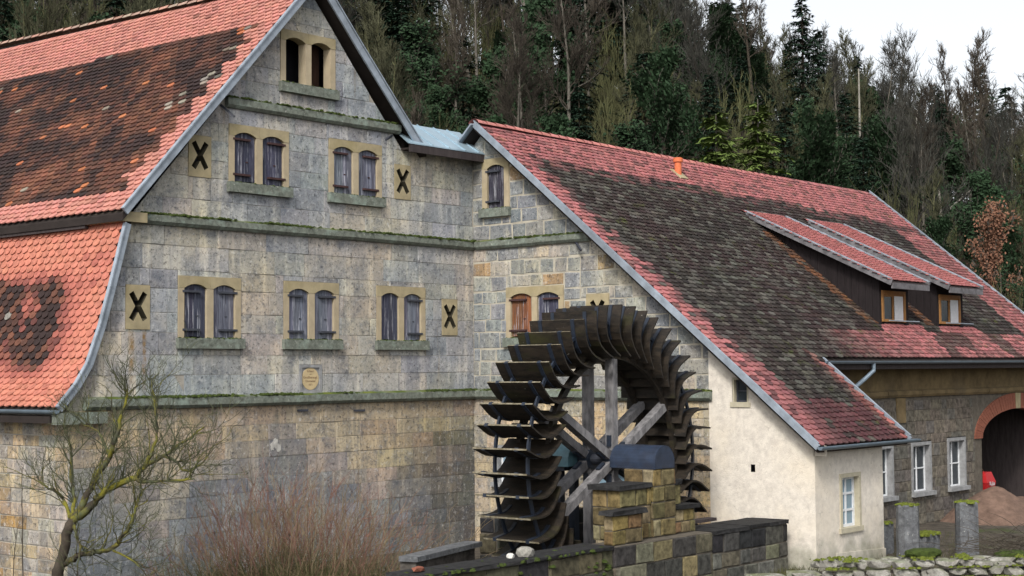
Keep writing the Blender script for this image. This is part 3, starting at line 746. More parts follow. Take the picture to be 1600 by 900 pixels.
verge(rf, [(p.x, p.z) for p in PROF[:-1]] + [(-11.60, 8.40)], -0.19, h=0.14)
MB().beam((-11.72, -0.1 + 1.3, 8.50), (-11.72, YB, 8.50), 0.10, 0.26).build('eaves_board', 'dark_timber', rf)
MB().box(-12.9, -11.4, 0.9, YB, 8.36, 8.42)
def gutter(parent, p, q, r=0.075, mat='zinc_dark', name='gutter'):
    p, q = Vector(p), Vector(q); d = (q - p).normalized(); a = d.cross(V(0, 0, 1)).normalized(); k = 8; vs = []; 
    for e in (p, q):
        for rr in (r, r - 0.008):
            for i in range(k + 1):
                th = math.pi + math.pi * i / k; vs.append(e + a * rr * math.cos(th) + V(0, 0, 1) * rr * math.sin(th))
    n = k + 1; fs = []
    for i in range(k):
        fs += [(i, i + 1, 2 * n + i + 1, 2 * n + i), (n + i, 3 * n + i, 3 * n + i + 1, n + i + 1), (i, n + i, n + i + 1, i + 1), (2 * n + i, 2 * n + i + 1, 3 * n + i + 1, 3 * n + i)]
    fs += [(0, 2 * n, 3 * n, n), (k, n + k, 3 * n + k, 2 * n + k)]
    fs += [tuple(range(n)), tuple(reversed(range(2 * n, 3 * n)))]
    o = MB().add(vs, fs).build(name, mat, parent)
    return o
gutter(mill, (-13.38, -0.22, 4.33), (-13.38, YB, 4.33), 0.085)
MB().box(-13.4, -12.95, 0.0, YB, 4.05, 4.2).build('eaves_board', 'soffit', mill)
# little sheet-metal valley roof between the mill and the barn
vr_ = empty('valley_roof', (0, 0, 0)); vr_.parent = mill; vr_.matrix_basis = Matrix.Translation(-Vector(mill.location))
ed = [-2.75, -2.1, -1.45, -0.8, -0.25, 0.30]
for i in range(5):
    x0, x1 = ed[i] + 0.006, ed[i + 1] - 0.006
    sh = 0.55 if i == 0 else 0.0
    a = [V(x0 - (0.3 if i == 0 else 0), -0.47, 11.10), V(min(x1, 0.0 if i == 4 else 9), -0.47, 11.10), V(x1, 0.75, 11.86), V(x0, 0.75, 11.86)]
    MB().add(a + [v - V(0, 0, 0.03) for v in a], [(0, 1, 2, 3), (7, 6, 5, 4), (0, 4, 5, 1), (1, 5, 6, 2), (3, 2, 6, 7), (0, 3, 7, 4)]).build('metal_sheet', 'zinc_sheet', vr_)
    if i: MB().beam(V(x0 - 0.006, -0.47, 11.115), V(x0 - 0.006, 0.75, 11.875), 0.02, 0.035).build('standing_seam', 'zinc_sheet', vr_)
MB().box(-2.95, 0.0, -0.46, -0.40, 10.86, 11.06).build('fascia', 'dark_timber', vr_)
MB().box(-2.85, 0.0, -0.40, 0.6, 10.95, 11.0).build('soffit', 'soffit', vr_)
MB().box(-2.7, 0.6, 0.05, 0.6, 10.95, 11.30).build('wall_plate', 'soffit', vr_)

# ------------------------------------------------------------------ the barn (right building) with its plastered lean-to
barn = empty('stone_barn', (8, -4, GZ), 'long low stone barn with mossy dark tile roof and two dormers', 'barn')
BS = 0.819; RY, RZ = -0.425, 11.90
def bz(y): return RZ + BS * (y - RY)
def sub(name, root):
    e = empty(name, (0, 0, 0)); e.parent = root; e.matrix_basis = Matrix.Translation(-Vector(root.location)); return e
g2 = sub('gable_wall', barn)
BR = (BS, 1.0, bz(0) - 0.22)        # in W2 frame a=-Y: z <= bz(-a)-0.22
BL = (-0.95, 1.0, 11.30)             # short left slope
holes2 = [(0.38, 1.36, 9.31, 10.93), (1.22, 3.22, 5.73, 7.34), (3.98, 4.72, 6.04, 7.06), (0.75, 1.75, 1.9, 3.05), (4.05, 5.35, 1.4, 2.6)]
def stone_b(a, b):
    t = nz(a, b, 21, 0.5) + random.uniform(-0.35, 0.35) + (a - 3.0) * 0.06
    c = mixc((0.18, 0.195, 0.205), (0.36, 0.325, 0.26), min(1, max(0, 0.18 + t)))
    if random.random() < 0.03: c = (0.25, 0.19, 0.12)
    return jit(c, 0.14, 0.03)
def stone_b2(a, b): return jit(random.choice([(0.36, 0.30, 0.21), (0.34, 0.28, 0.195), (0.32, 0.285, 0.23)]), 0.1, 0.03)
panel(W2, [(0, 7.82, 0, 4.5)], holes2, []).build('mortar_face', 'mortar', g2)
panel(W2, [(0, 7.82, 4.5, 12)], holes2, [BR, BL]).build('mortar_face', 'pale_mortar', g2)
nb = ashlar(W2, g2, rowsof(0.35, ZL0, 0.42), 0, 7.8, (0.6, 1.05), stone_b2, holes2, gap=0.006, proud=0.014)
nb += ashlar(W2, g2, rowsof(ZL1, ZM0, 0.39), 0.0, 7.8, (0.42, 0.78), stone_b, holes2, [BR, BL], gap=0.020, proud=0.013, wob=0.02, inset=0.02)
nb += ashlar(W2, g2, rowsof(ZM1, 11.8, 0.40), 0.0, 7.8, (0.45, 0.85), stone_b, holes2, [BR, BL], gap=0.020, proud=0.013, wob=0.02, inset=0.02)
print('barn stones', nb)
cornice(W2, g2, 0.16, 7.84, ZL0, ZL1, 0.16, moss=30)
cornice(W2, g2, 0.16, 4.15, ZM0, ZM1, 0.14, moss=50)
arched_window(W2, barn, 0.38, 1.36, 9.31, 10.93, 1, [BLACKW], hinge='l', strap='iron', label='single dark shuttered attic window')
arched_window(W2, barn, 1.22, 3.22, 5.73, 7.34, 2, [RUSTW, DARKW], hinge='lr', label='double window with one rust-brown shutter behind the wheel')
cross_plate(W2, barn, 3.98, 4.72, 6.04, 7.06)
MB().beam(frame_pt(W2, 3.62, 8.47, 0), frame_pt(W2, 3.98, 8.2, 0.22), 0.05, 0.05).build('tie_iron', 'iron', barn)
def casement(F, parent, a0, a1, z0, z1, nx, nz_, depth=0.16, surround=0.12, smat='stone_frame', fmat='white_paint', gl='glass', sill=True, bars=0.035, name='window', curtain=False, sill_out=0.14):
    w_ = MB().prism(F, [(a0, z0), (a1, z0), (a1, z1), (a0, z1)], -depth - 0.05, -depth - 0.03).build(name, 'curtain' if curtain else 'interior', parent)
    for (p0, p1, q0, q1) in ((a0 - surround, a0, z0, z1), (a1, a1 + surround, z0, z1), (a0 - surround, a1 + surround, z1 + 0.002, z1 + surround)):
        MB().prism(F, [(p0, q0), (p1, q0), (p1, q1), (p0, q1)], -depth - 0.05, 0.03).build('frame', smat, w_)
    if sill: MB().prism(F, [(a0 - surround - 0.05, z0 - 0.12), (a1 + surround + 0.05, z0 - 0.12), (a1 + surround + 0.05, z0), (a0 - surround - 0.05, z0)], -depth, sill_out).build('sill', smat, w_)
    cw, ch = (a1 - a0) / nx, (z1 - z0) / nz_
    for i in range(nx):
        for j in range(nz_):
            MB().prism(F, [(a0 + i * cw + .01, z0 + j * ch + .01), (a0 + (i + 1) * cw - .01, z0 + j * ch + .01), (a0 + (i + 1) * cw - .01, z0 + (j + 1) * ch - .01), (a0 + i * cw + .01, z0 + (j + 1) * ch - .01)], -depth - 0.02, -depth - 0.012).build('pane', gl, w_)
    for i in range(nx + 1):
        x = a0 + i * cw; b = bars * (1.3 if i in (0, nx) else 1); x = min(max(x, a0 + b / 2), a1 - b / 2)
        MB().prism(F, [(x - b / 2, z0), (x + b / 2, z0), (x + b / 2, z1), (x - b / 2, z1)], -depth - 0.03, -depth + 0.02).build('glazing_bar', fmat, w_)
    for j in range(nz_ + 1):
        z = z0 + j * ch; b = bars * (1.3 if j in (0, nz_) else 1); z = min(max(z, z0 + b / 2), z1 - b / 2)
        MB().prism(F, [(a0, z - b / 2), (a1, z - b / 2), (a1, z + b / 2), (a0, z + b / 2)], -depth - 0.028, -depth + 0.017).build('glazing_bar', fmat, w_)
    return w_
casement(W2, barn, 0.87, 1.63, 2.05, 2.93, 2, 2, gl='pale_glass')
casement(W2, barn, 4.17, 5.23, 1.55, 2.48, 2, 2, gl='pale_glass')
# eaves wall
g3 = sub('eaves_wall', barn)
holes3 = [(8.2, 9.55, 1.22, 2.86), (10.68, 12.05, 1.22, 2.86), (13.16, 14.5, 1.22, 2.90), (15.75, 21.6, 0, 3.25)]
def stone_e(a, b):
    c = random.choice([(0.155, 0.135, 0.11), (0.17, 0.15, 0.12), (0.14, 0.13, 0.115)])
    return jit(c, 0.13, 0.03)
AC, AR0, AR1, ASP = 18.68, 2.93, 3.5, 2.78         # arch: centre x, inner and outer half widths, springing
arch_z = lambda x, r, rise: ASP + rise * math.sqrt(max(0, 1 - ((x - AC) / r) ** 2))
mcells = []
for i in range(24):
    x0, x1 = AC - AR0 + 2 * AR0 * i / 24, AC - AR0 + 2 * AR0 * (i + 1) / 24
    zt = arch_z((x0 + x1) / 2, AR0, 0.9)
    mcells.append((x0, x1, zt, 4.25))
panel(W3, [(3.3, AC - AR0, 0, 4.25)], holes3[:3], []).build('mortar_face', 'dark_mortar', g3)
panel(W3, [(AC + AR0, 23.2, 0, 4.25)], [], []).build('mortar_face', 'dark_mortar', g3)
panel(W3, mcells, [], []).build('mortar_face', 'dark_mortar', g3)
panel(W3, [(3.3, 23.2, 4.25, 5.7)], [], []).build('render_band', 'ochre_render', g3)
n3 = ashlar(W3, g3, rowsof(0.4, 4.1, 0.33), 7.6, AC - AR1, (0.35, 0.75), stone_e, holes3[:3] + [(15.1, 30, 2.7, 5)], gap=0.007, proud=0.014, wob=0.01, mat='masonry')
n3 += ashlar(W3, g3, rowsof(2.75, 4.1, 0.33), 15.1, AC, (0.35, 0.75), stone_e, [], [(1 if False else 0.0, 0, 0)] if False else (), gap=0.012, proud=0.02, mat='masonry') if False else 0
cornice(W3, g3, 3.4, 23.0, 4.20, 4.40, 0.10, moss=0, mat='ochre_render')
MB().prism(W3, [(9.78, 3.45), (10.33, 3.45), (10.33, 4.18), (9.78, 4.18)], 0, 0.05).build('repair_patch', 'ochre_render', g3)
for (x0, x1, z0, z1) in holes3[:3]:
    casement(W3, barn, x0 + 0.12, x1 - 0.12, z0 + 0.14, z1 - 0.12, 2, 2, depth=0.17, surround=0.10)
# brick arch, brick by brick
nbk = 46
for i in range(nbk):
    t0, t1 = math.pi * (i + 0.04) / nbk, math.pi * (i + 0.96) / nbk
    P = lambda t, r, h: (AC - r * math.cos(t), ASP + h * math.sin(t))
    if abs(i - nbk / 2 + 0.5) < 1: col_m = 'sandstone'
    else: col_m = 'brick'
    MB().prism(W3, [P(t1, AR0, 0.9), P(t0, AR0, 0.9), P(t0, AR1, 1.42), P(t1, AR1, 1.42)][::-1], -0.35, 0.04 + random.uniform(-0.004, 0.004)).build('brick', col_m, g3)
for s_ in (-1, 1):
    MB().prism(W3, sorted([(AC + s_ * AR0, 0), (AC + s_ * (AR0 + 0.02), 0)]) + sorted([(AC + s_ * AR0, ASP), (AC + s_ * (AR0 + 0.02), ASP)])[::-1], -0.8, 0.0).build('door_jamb', 'ochre_render', g3)
# dark shed inside the arch
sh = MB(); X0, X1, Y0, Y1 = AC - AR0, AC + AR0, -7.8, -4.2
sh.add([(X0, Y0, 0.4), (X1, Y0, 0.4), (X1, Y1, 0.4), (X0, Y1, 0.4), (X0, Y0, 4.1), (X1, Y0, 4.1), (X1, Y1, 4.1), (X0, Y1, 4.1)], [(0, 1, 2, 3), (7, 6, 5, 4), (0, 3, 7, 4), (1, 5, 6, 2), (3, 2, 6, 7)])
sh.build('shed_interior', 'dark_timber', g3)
for x in (17.0, 18.2, 19.6):
    MB().beam((x, -5.6, 0.4), (x, -5.6, 3.9), 0.06, 0.06).build('door_post', 'zinc', g3)
# blocks hiding the inside of the barn
MB().box(0.25, 22.2, -7.2, -1.0, 4.3, 4.4).build('loft_floor', 'soffit', barn)
MB().box(0.3, AC - AR0 - 0.2, -7.3, -0.2, 0.1, 4.2).build('wall_core', 'interior', barn)
# lean-to walls
lean = sub('plastered_lean_to', barn); lean['label'] = 'cream rendered lean-to at the near corner'
LP = (BS, 1.0, bz(0) - 0.20)
hL = [(8.42, 8.86, 4.24, 4.86), (8.90, 9.02, 2.62, 2.80)]
panel(W2, [(7.74, 10.62, 0.2, 6)], hL, [LP], 0.03).build('wall_face', 'plaster', lean)
MB().add([V(-0.03, -7.74, 0.2), V(0.02, -7.74, 0.2), V(0.02, -7.74, 5.7), V(-0.03, -7.74, 5.7)], [(0, 1, 2, 3)]).build('wall_face', 'plaster', lean)
hA = [(1.14, 2.13, 1.17, 2.55)]
panel(W4, [(-0.03, 3.34, 0.2, 3.28)], hA, [], 0.0).build('wall_face', 'plaster', lean)
MB().prism(W4, [(0.9, 0.25), (3.36, 0.25), (3.36, 0.62), (0.9, 0.72)], -0.02, 0.035).build('plinth', 'plaster', lean)
MB().add([V(3.34, -10.62, 0.2), V(3.34, -7.8, 0.2), V(3.34, -7.8, 5.6), V(3.34, -10.62, 3.28)], [(0, 1, 2, 3)]).build('wall_face', 'plaster', lean)
MB().box(0.25, 3.1, -10.2, -7.9, 0.3, 3.1).build('wall_core', 'interior', lean)
casement(W2, lean, 8.46, 8.82, 4.28, 4.82, 1, 2, depth=0.10, surround=0.05, smat='plaster_trim', fmat='iron', sill_out=0.06)
MB().prism(W2, [(8.86, 2.58), (9.06, 2.58), (9.06, 2.84), (8.86, 2.84)], -0.25, -0.2).build('vent_hole', 'interior', lean)
casement(W4, lean, 1.22, 2.05, 1.28, 2.47, 2, 3, depth=0.13, surround=0.10, smat='plaster_trim', curtain=True, gl='pale_glass', bars=0.05, sill_out=0.06)
MB().box(-0.03, 0.05, -10.9, -10.6, 3.05, 3.3).build('eaves_corbel', 'plaster', lean)
# barn roof tiles
rb = sub('roof', barn)
XA, XE = 4.25, 22.7
SL = math.hypot(1, BS)
def surf_b(s, a):
    up = V(0, 1, BS).normalized(); p = V(-0.22 + a, -10.95, bz(-10.95)) + up * s
    return p, V(1, 0, 0), up, V(0, -BS, 1).normalized()
BP = (0.345, 0.13, 0.13)
def col_b(s, a, o):
    x, y = o.x, o.y; k = nz(x, y, 31, 0.7)
    stg = 0.28 if int(s / 0.33) % 2 else 0
    if y < -8.7 and x < 0.9 and y < -8.7:
        f = max(0.0, 0.95 - (-8.7 - y) * 0.22 - max(0, x - 0.2) * 0.8) if random.random() < 0.75 else 0.15
        return jit(mixc((0.075, 0.035, 0.037), BP, f), 0.15)
    e1 = (-1.62 - 0.03 * x + 0.18 * k) - y; e2 = x - (0.22 + stg + 0.25 * k); e = min(e1, e2)
    if e < 0: return jit(mixc(BP, (0.07, 0.05, 0.046), random.uniform(0.15, 0.75)) if random.random() < 0.3 else BP, 0.16, 0.04)
    if e < 0.42 and random.random() < 0.7: return jit(mixc(BP, (0.045, 0.036, 0.034), min(1, random.uniform(0.35, 0.8) + e * 0.8)), 0.15)
    dark = mixc((0.026, 0.023, 0.020), (0.036, 0.022, 0.022), min(1, max(0, 0.4 + k)))
    dark = mixc(dark, (0.11, 0.108, 0.092), max(0, random.uniform(-0.7, 0.7)))
    if x > 20.5 + 0.6 * k: return jit(mixc(dark, (0.36, 0.13, 0.13), random.uniform(0.3, 0.9)), 0.15)
    if y < -7.55 and x > 4.0 and y > -8.7:
        f = min(1, max(0, (x - 5.5) / 5)) * (0.35 + 0.75 * random.random()) if k > -0.25 else 0.15
        return jit(mixc(dark, BP, f), 0.12)
    if XA - 0.65 < x and x < XA + 0.1 and y < -8.3: return jit(mixc(dark, (0.36, 0.12, 0.105), random.uniform(0.1, 0.9) * min(1, max(0, (x - XA + 0.65) / 0.5))), 0.12)
    if y < -9.8 + 0.5 * k and random.random() < 0.85: return jit(mixc(dark, (0.085, 0.032, 0.036), 0.85), 0.25)
    for (d0, d1) in ((9.7, 12.0), (13.6, 16.0)):
        if d0 - 0.35 < x < d0 + 0.35 and -7.2 < y < -3.6: return jit(mixc(dark, (0.17, 0.075, 0.038), random.uniform(0.0, 0.9)), 0.2)
        if d0 + 0.2 < x < d1 + 0.8 and -7.75 < y < -7.2: return jit(BP, 0.15)
    return jit(dark, 0.25, 0.05)
DORM = [(9.98, 11.86), (13.88, 15.78)]
def keep_b(s, a):
    x, y = -0.22 + a, -10.95 + s / SL
    if y < -8.52 and x > XA - 0.1: return False
    for d0, d1 in DORM:
        if d0 + 0.1 < x < d1 - 0.1 and -7.1 < y < -3.3: return False
    return x < XE
nrow = int((10.95 - 0.50) * SL / 0.18)
lay_tiles(rb, surf_b, nrow, int(23.0 / 0.28), 0.28, 0.18, col_b, 'tile_mossy', keep_b, pieces=lambda i, j: i < 5 and j < 62)
def slab(x0, x1, y0, y1, off=0.05, th=0.14):
    a = [V(x0, y0, bz(y0) - off), V(x1, y0, bz(y0) - off), V(x1, y1, bz(y1) - off), V(x0, y1, bz(y1) - off)]
    b = [v - V(0, 0, th) for v in a]
    return a + b, [(0, 1, 2, 3), (7, 6, 5, 4), (0, 4, 5, 1), (1, 5, 6, 2), (2, 6, 7, 3), (3, 7, 4, 0)]
sb = MB(); sb.add(*slab(-0.38, XA - 0.06, -10.88, RY)); sb.add(*slab(XA - 0.06, XE - 0.05, -8.48, RY))
sb.add([V(-0.38, RY, RZ - 0.05), V(XE, RY, RZ - 0.05), V(XE, 6, RZ - 0.05 - BS * 6.4), V(-0.38 + 0.9, 6, RZ - 0.05 - BS * 6.4)], [(0, 1, 2, 3)])
sb.build('roof_boarding', 'soffit', rb)
# gable at the far end
MB().add([V(22.3, -7.8, 0.2), V(22.3, 7, 0.2), V(22.3, 7, 5.5), V(22.3, RY, 11.6), V(22.3, -7.8, 5.6)], [(0, 1, 2, 3, 4)]).build('far_gable', 'masonry', barn, (0.2, 0.19, 0.17))
# verges, gutters, ridge
def rake(x, y0, y1, mat='zinc', h=0.2, nm='verge_board', par=None, seg=1):
    for i in range(seg):
        a_, b_ = y0 + (y1 - y0) * i / seg, y0 + (y1 - y0) * (i + 1) / seg
        P, Q = V(x, a_, bz(a_) - 0.02), V(x, b_, bz(b_) - 0.02); dj = V(0, 0, random.uniform(-0.012, 0.012)); P += dj; Q += dj * 0.5
        MB().beam(P, Q, 0.05, h, V(1, 0, 0).cross((Q - P).normalized())).build(nm, mat, par or rb)
        MB().beam(P + V(0.015, 0, 0.10), Q + V(0.015, 0, 0.10), 0.065, 0.025, V(1, 0, 0).cross((Q - P).normalized())).build('verge_trim', mat, par or rb)
rake(-0.41, -10.93, RY, seg=7, h=0.14)
MB().beam(V(-0.43, RY, RZ - 0.02), V(-0.43, 0.30, RZ - 0.02 - 0.67), 0.05, 0.2, V(1, 0, 0)).build('verge_board', 'zinc', rb)
MB().add([V(-0.40, RY, RZ - 0.1), V(1.5, RY, RZ - 0.1), V(1.5, 0.6, RZ - 0.1 - 0.95), V(-0.40, 0.6, RZ - 0.1 - 0.95)], [(3, 2, 1, 0)]).build('soffit', 'soffit', rb)
rake(XA + 0.02, -10.93, -8.5, h=0.11)
rake(XE, -8.5, RY, h=0.12)
gutter(barn, (XA - 0.05, -8.60, bz(-8.52) + 0.0), (XE, -8.60, bz(-8.52) + 0.0), 0.085)
gutter(barn, (-0.5, -11.03, bz(-10.95)), (XA + 0.25, -11.03, bz(-10.95)), 0.08)
MB().box(XA, XE, -8.5, -8.44, bz(-8.5) - 0.25, bz(-8.5) - 0.08).build('eaves_board', 'dark_timber', barn)
MB().tube([(6.9, -8.6, 5.22), (6.9, -8.6, 5.0), (6.6, -8.45, 4.75), (5.0, -7.95, 3.75), (4.6, -7.9, 3.5), (4.6, -7.9, 1)], 0.06, 10).build('downpipe', 'zinc_dark', barn)
r2 = MB(); 
for e, (xx, r) in enumerate(((0, 0.15), (0.44, 0.12))):
    for i in range(k + 1):
        th = math.pi * i / k; r2.v.append((xx, -r * 1.2 * math.cos(th), r * 0.85 * math.sin(th)))
r2.f = [(i + 1, i, k + 1 + i, k + 2 + i)[::-1] for i in range(k)]; r2.sm = True
rme2 = r2.mesh('ridge_tile', 'tile_piece')
for i in range(58):
    inst('ridge_tile', rme2, rb, Matrix.Translation((-0.42 + i * 0.40, RY, RZ + 0.0 + random.uniform(0, 0.012) - 0.0085 * i * 0.4)), jit((0.48, 0.19, 0.17), 0.15))
# roof vent
vp = MB().tube([(8.25, -1.30, 11.05), (8.25, -1.30, 11.62)], 0.11, 14).build('vent_pipe', 'terracotta', barn)
MB().tube([(8.25, -1.30, 11.60), (8.25, -1.30, 11.72), (8.25, -1.30, 11.74)], [0.155, 0.155, 0.10], 14).build('cap', 'terracotta', vp)
MB().prism((V(8.25, -1.30, bz(-1.30) + 0.05), V(1, 0, 0), V(0, 1, BS).normalized(), V(0, -BS, 1).normalized()), [(-0.22, -0.3), (0.22, -0.3), (0.22, 0.2), (-0.22, 0.2)], 0, 0.03).build('flashing', 'sandstone', vp)
# dormers
for di, (d0, d1) in enumerate(DORM):
    dm = sub('dormer', barn); dm['label'] = ['dormer nearer the gable', 'dormer nearer the far verge'][di]
    ytop, ztop, yf, zf = -2.75, bz(-2.75) + 0.06, -7.82, 7.62
    yw = -7.25; x0, x1 = d0, d1
    ds_ = (ztop - zf) / (ytop - yf)
    dz = lambda y: zf + ds_ * (y - yf)
    # side cheeks of vertical boards
    for xx, nm in ((x0, 'l'), (x1, 'r')):
        nb_ = 22; ys = [yw + (ytop + 0.5 - yw) * i / nb_ for i in range(nb_ + 1)]
        for i in range(nb_):
            a_, b_ = ys[i] + 0.004, ys[i + 1] - 0.004
            za, zb, ta, tb = bz(a_) + 0.02, bz(b_) + 0.02, dz(a_) - 0.14, dz(b_) - 0.14
            if ta - za < 0.03: continue
            tb = max(tb, zb + 0.005); tk = random.uniform(0, 0.012) * (-1 if nm == 'l' else 1)
            vs = [V(xx + tk, a_, za), V(xx + tk, b_, zb), V(xx + tk, b_, tb), V(xx + tk, a_, ta)]
            ofs = V(0.03 if nm == 'l' else -0.03, 0, 0)
            wcol = (0.05, 0.035, 0.035) if random.random() < 0.85 else (0.08, 0.04, 0.022)
            MB().add(vs + [v + ofs for v in vs], [(0, 1, 2, 3), (7, 6, 5, 4), (0, 4, 5, 1), (1, 5, 6, 2), (2, 6, 7, 3), (3, 7, 4, 0)]).build('board', 'dark_board' if wcol[0] < 0.06 else 'rust_board', dm)
    Fd = (V(0, yw, 0), V(1, 0, 0), V(0, 0, 1), V(0, -1, 0)); zb0 = bz(yw)
    wx0, wx1, wz0, wz1 = x0 + 0.12, x1 - 0.22, zb0 + 0.06, 7.38
    for (p0, p1, q0, q1) in ((x0, wx0, zb0 - 0.1, 7.72), (wx1, x1, zb0 - 0.1, 7.72), (wx0, wx1, wz1, 7.72)):
        MB().prism(Fd, [(p0, q0), (p1, q0), (p1, q1), (p0, q1)], -0.05, 0.0).build('front_board', 'dark_board', dm)
    casement(Fd, dm, wx0 + 0.1, wx1 - 0.1, wz0 + 0.08, wz1 - 0.1, 2, 1, depth=0.02, surround=0.1, smat='larch_frame', fmat='larch_frame', gl='glass', bars=0.06, sill=False)
    # half-lowered blind in the right casement
    bx0 = (wx0 + wx1) / 2 + 0.06
    for q in range(9):
        zq = wz0 + 0.1 + q * (wz1 - wz0 - 0.26) / 9
        MB().prism(Fd, [(bx0, zq), (wx1 - 0.15, zq), (wx1 - 0.15, zq + 0.09), (bx0, zq + 0.09)], 0.0, 0.012).build('blind_slat', 'white_paint', dm)
    MB().beam((x0 + 0.05, yw - 0.28, wz0 + 0.10), (x1 + 0.15, yw - 0.28, wz0 + 0.10), 0.03, 0.03).build('rail', 'zinc', dm)
    # shed roof
    A = V(0, ytop, ztop); B = V(0, yf, zf); upv = (A - B).normalized(); nn = V(0, -upv.z, upv.y)
    vs = [V(x0 - 0.3, yf, zf - .03), V(x1 + 0.28, yf, zf - .03), V(x1 + 0.28, ytop, ztop - .03), V(x0 - 0.3, ytop, ztop - .03)]
    MB().add(vs + [v - V(0, 0, 0.10) for v in vs], [(0, 1, 2, 3), (7, 6, 5, 4), (0, 4, 5, 1), (1, 5, 6, 2), (2, 6, 7, 3), (3, 7, 4, 0)]).build('roof_boarding', 'dark_timber', dm)
    def surf_d(s, a, x0=x0, B=B, upv=upv, nn=nn): return V(x0 - 0.26 + a, 0, 0) + B + upv * s, V(1, 0, 0), upv, nn
    lay_tiles(dm, surf_d, int((A - B).length / 0.18), 9, 0.27, 0.18, lambda s, a, o: jit((0.34, 0.125, 0.12), 0.15), 'tile_field')
    for xx in (x0 - 0.32, x1 + 0.30):
        MB().beam(V(xx, yf, zf - 0.05), V(xx, ytop - 0.1, ztop - 0.1 * ds_ - 0.06), 0.05, 0.17, V(1, 0, 0).cross(upv)).build('verge_board', 'grey_timber', dm)
        MB().beam(V(xx + 0.02, yf, zf + 0.06), V(xx + 0.02, ytop - 0.1, ztop - 0.1 * ds_ + 0.05), 0.09, 0.03, V(1, 0, 0).cross(upv)).build('verge_trim', 'zinc', dm)
    MB().box(x0 - 0.28, x1 + 0.26, yf - 0.02, yf + 0.04, zf - 0.22, zf - 0.05).build('fascia', 'grey_timber', dm)

# ------------------------------------------------------------------ water wheel
WC = V(-4.9, -8.07, 3.13); NP = 44; HW = 0.72
wheel = empty('water_wheel', (WC.x, WC.y, 0.0), 'large dark wooden water wheel with curved paddles in front of the barn', 'water wheel')
def wp(r, t, th, y):
    return WC + V(math.cos(th) * r - math.sin(th) * t, y, math.sin(th) * r + math.cos(th) * t)
prof = [(3.36, 0.0), (3.22, 0.04), (3.07, 0.085), (2.92, 0.115), (2.77, 0.115), (2.62, 0.07), (2.48, -0.02), (2.35, -0.14), (2.24, -0.27)]
def strip(prof, th, y0, y1, tk):
    mb = MB(); k = len(prof); A = []
    for i, (r, t) in enumerate(prof):
        r0, t0 = prof[max(i - 1, 0)]; r1, t1 = prof[min(i + 1, k - 1)]
        d = math.hypot(r1 - r0, t1 - t0); nr, nt_ = -(t1 - t0) / d, (r1 - r0) / d
        A.append(((r + nr * tk / 2, t + nt_ * tk / 2), (r - nr * tk / 2, t - nt_ * tk / 2)))
    vs = [wp(*A[i][s], th, y) for y in (y0, y1) for s in (0, 1) for i in range(k)]
    fs = []
    for i in range(k - 1):
        fs += [(i, i + 1, 2 * k + i + 1, 2 * k + i), (k + i, 3 * k + i, 3 * k + i + 1, k + i + 1), (i, k + i, k + i + 1, i + 1), (2 * k + i, 2 * k + i + 1, 3 * k + i + 1, 3 * k + i)]
    fs += [(0, 2 * k, 3 * k, k), (k - 1, 2 * k - 1, 4 * k - 1, 3 * k - 1)]
    mb.add(vs, fs); return mb
for i in range(NP):
    th = 2 * math.pi * (i + 0.2) / NP + random.uniform(-0.008, 0.008)
    pr = [(r + random.uniform(-0.012, 0.012) if j == 0 else r, t) for j, (r, t) in enumerate(prof)]
    pd = strip(pr, th, -HW + random.uniform(-0.03, 0.03), HW + random.uniform(-0.03, 0.03), 0.035).build('paddle', 'wet_wood', wheel)
    pd.data.materials.append(M['lit_worn_edge'])  # outer tip face: worn wood with painted-on light
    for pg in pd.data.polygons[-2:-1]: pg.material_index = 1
    for y in (-0.44, 0.44):
        strip([(r, t) for r, t in prof[0:6]], th, y - 0.045, y + 0.045, 0.075).build('bracket', 'blue_steel', pd)
def ring(r, y, w_, h_, n=80):
    mb = MB()
    for i in range(n):
        th = 2 * math.pi * i / n
        for (dr, dy) in ((-h_, -w_), (h_, -w_), (h_, w_), (-h_, w_)):
            mb.v.append(tuple(WC + V(math.cos(th) * (r + dr), y + dy, math.sin(th) * (r + dr))))
    for i in range(n):
        for j in range(4):
            a, b = i * 4, ((i + 1) % n) * 4; mb.f.append((a + j, b + j, b + (j + 1) % 4, a + (j + 1) % 4))
    return mb
for y in (-0.44, 0.44):
    ring(2.98, y, 0.025, 0.035).build('iron_hoop', 'blue_steel', wheel)
    ring(2.27, y * 0.9, 0.055, 0.07).build('wooden_rim', 'wet_wood', wheel)
for y in (-0.34, 0.30):
    for i in range(6):
        th = math.radians(90 + 60 * i)
        p, q = wp(0.12, 0.0, th, y), wp(2.30, 0.0, th, y)
        MB().beam(p, q, 0.17, 0.21, (0, 1, 0)).build('spoke', 'wheel_beam', wheel)
        MB().beam(wp(0.42, 0.13, th, y), wp(0.42, -0.13, th, y), 0.24, 0.1, (0, 1, 0)).build('spoke_clamp', 'blue_steel', wheel)
    MB().tube([WC + V(0, y - 0.13, 0), WC + V(0, y + 0.13, 0)], 0.24, 6).build('hub', 'blue_steel', wheel)
MB().tube([WC + V(0, -1.55, 0), WC + V(0, 1.2, 0)], 0.12, 14).build('axle', 'iron', wheel)
OCH = [(0.20, 0.152, 0.062), (0.17, 0.14, 0.07), (0.23, 0.19, 0.11), (0.13, 0.105, 0.055), (0.18, 0.125, 0.06)]
def ocf(a, b): return jit(random.choice(OCH), 0.2, 0.06)
DRK = [(0.045, 0.045, 0.042), (0.06, 0.06, 0.048), (0.085, 0.08, 0.05), (0.032, 0.032, 0.034), (0.11, 0.10, 0.06)]
def dkf(a, b): return jit(random.choice(DRK[:4] if b > 1.2 else DRK), 0.2, 0.05)
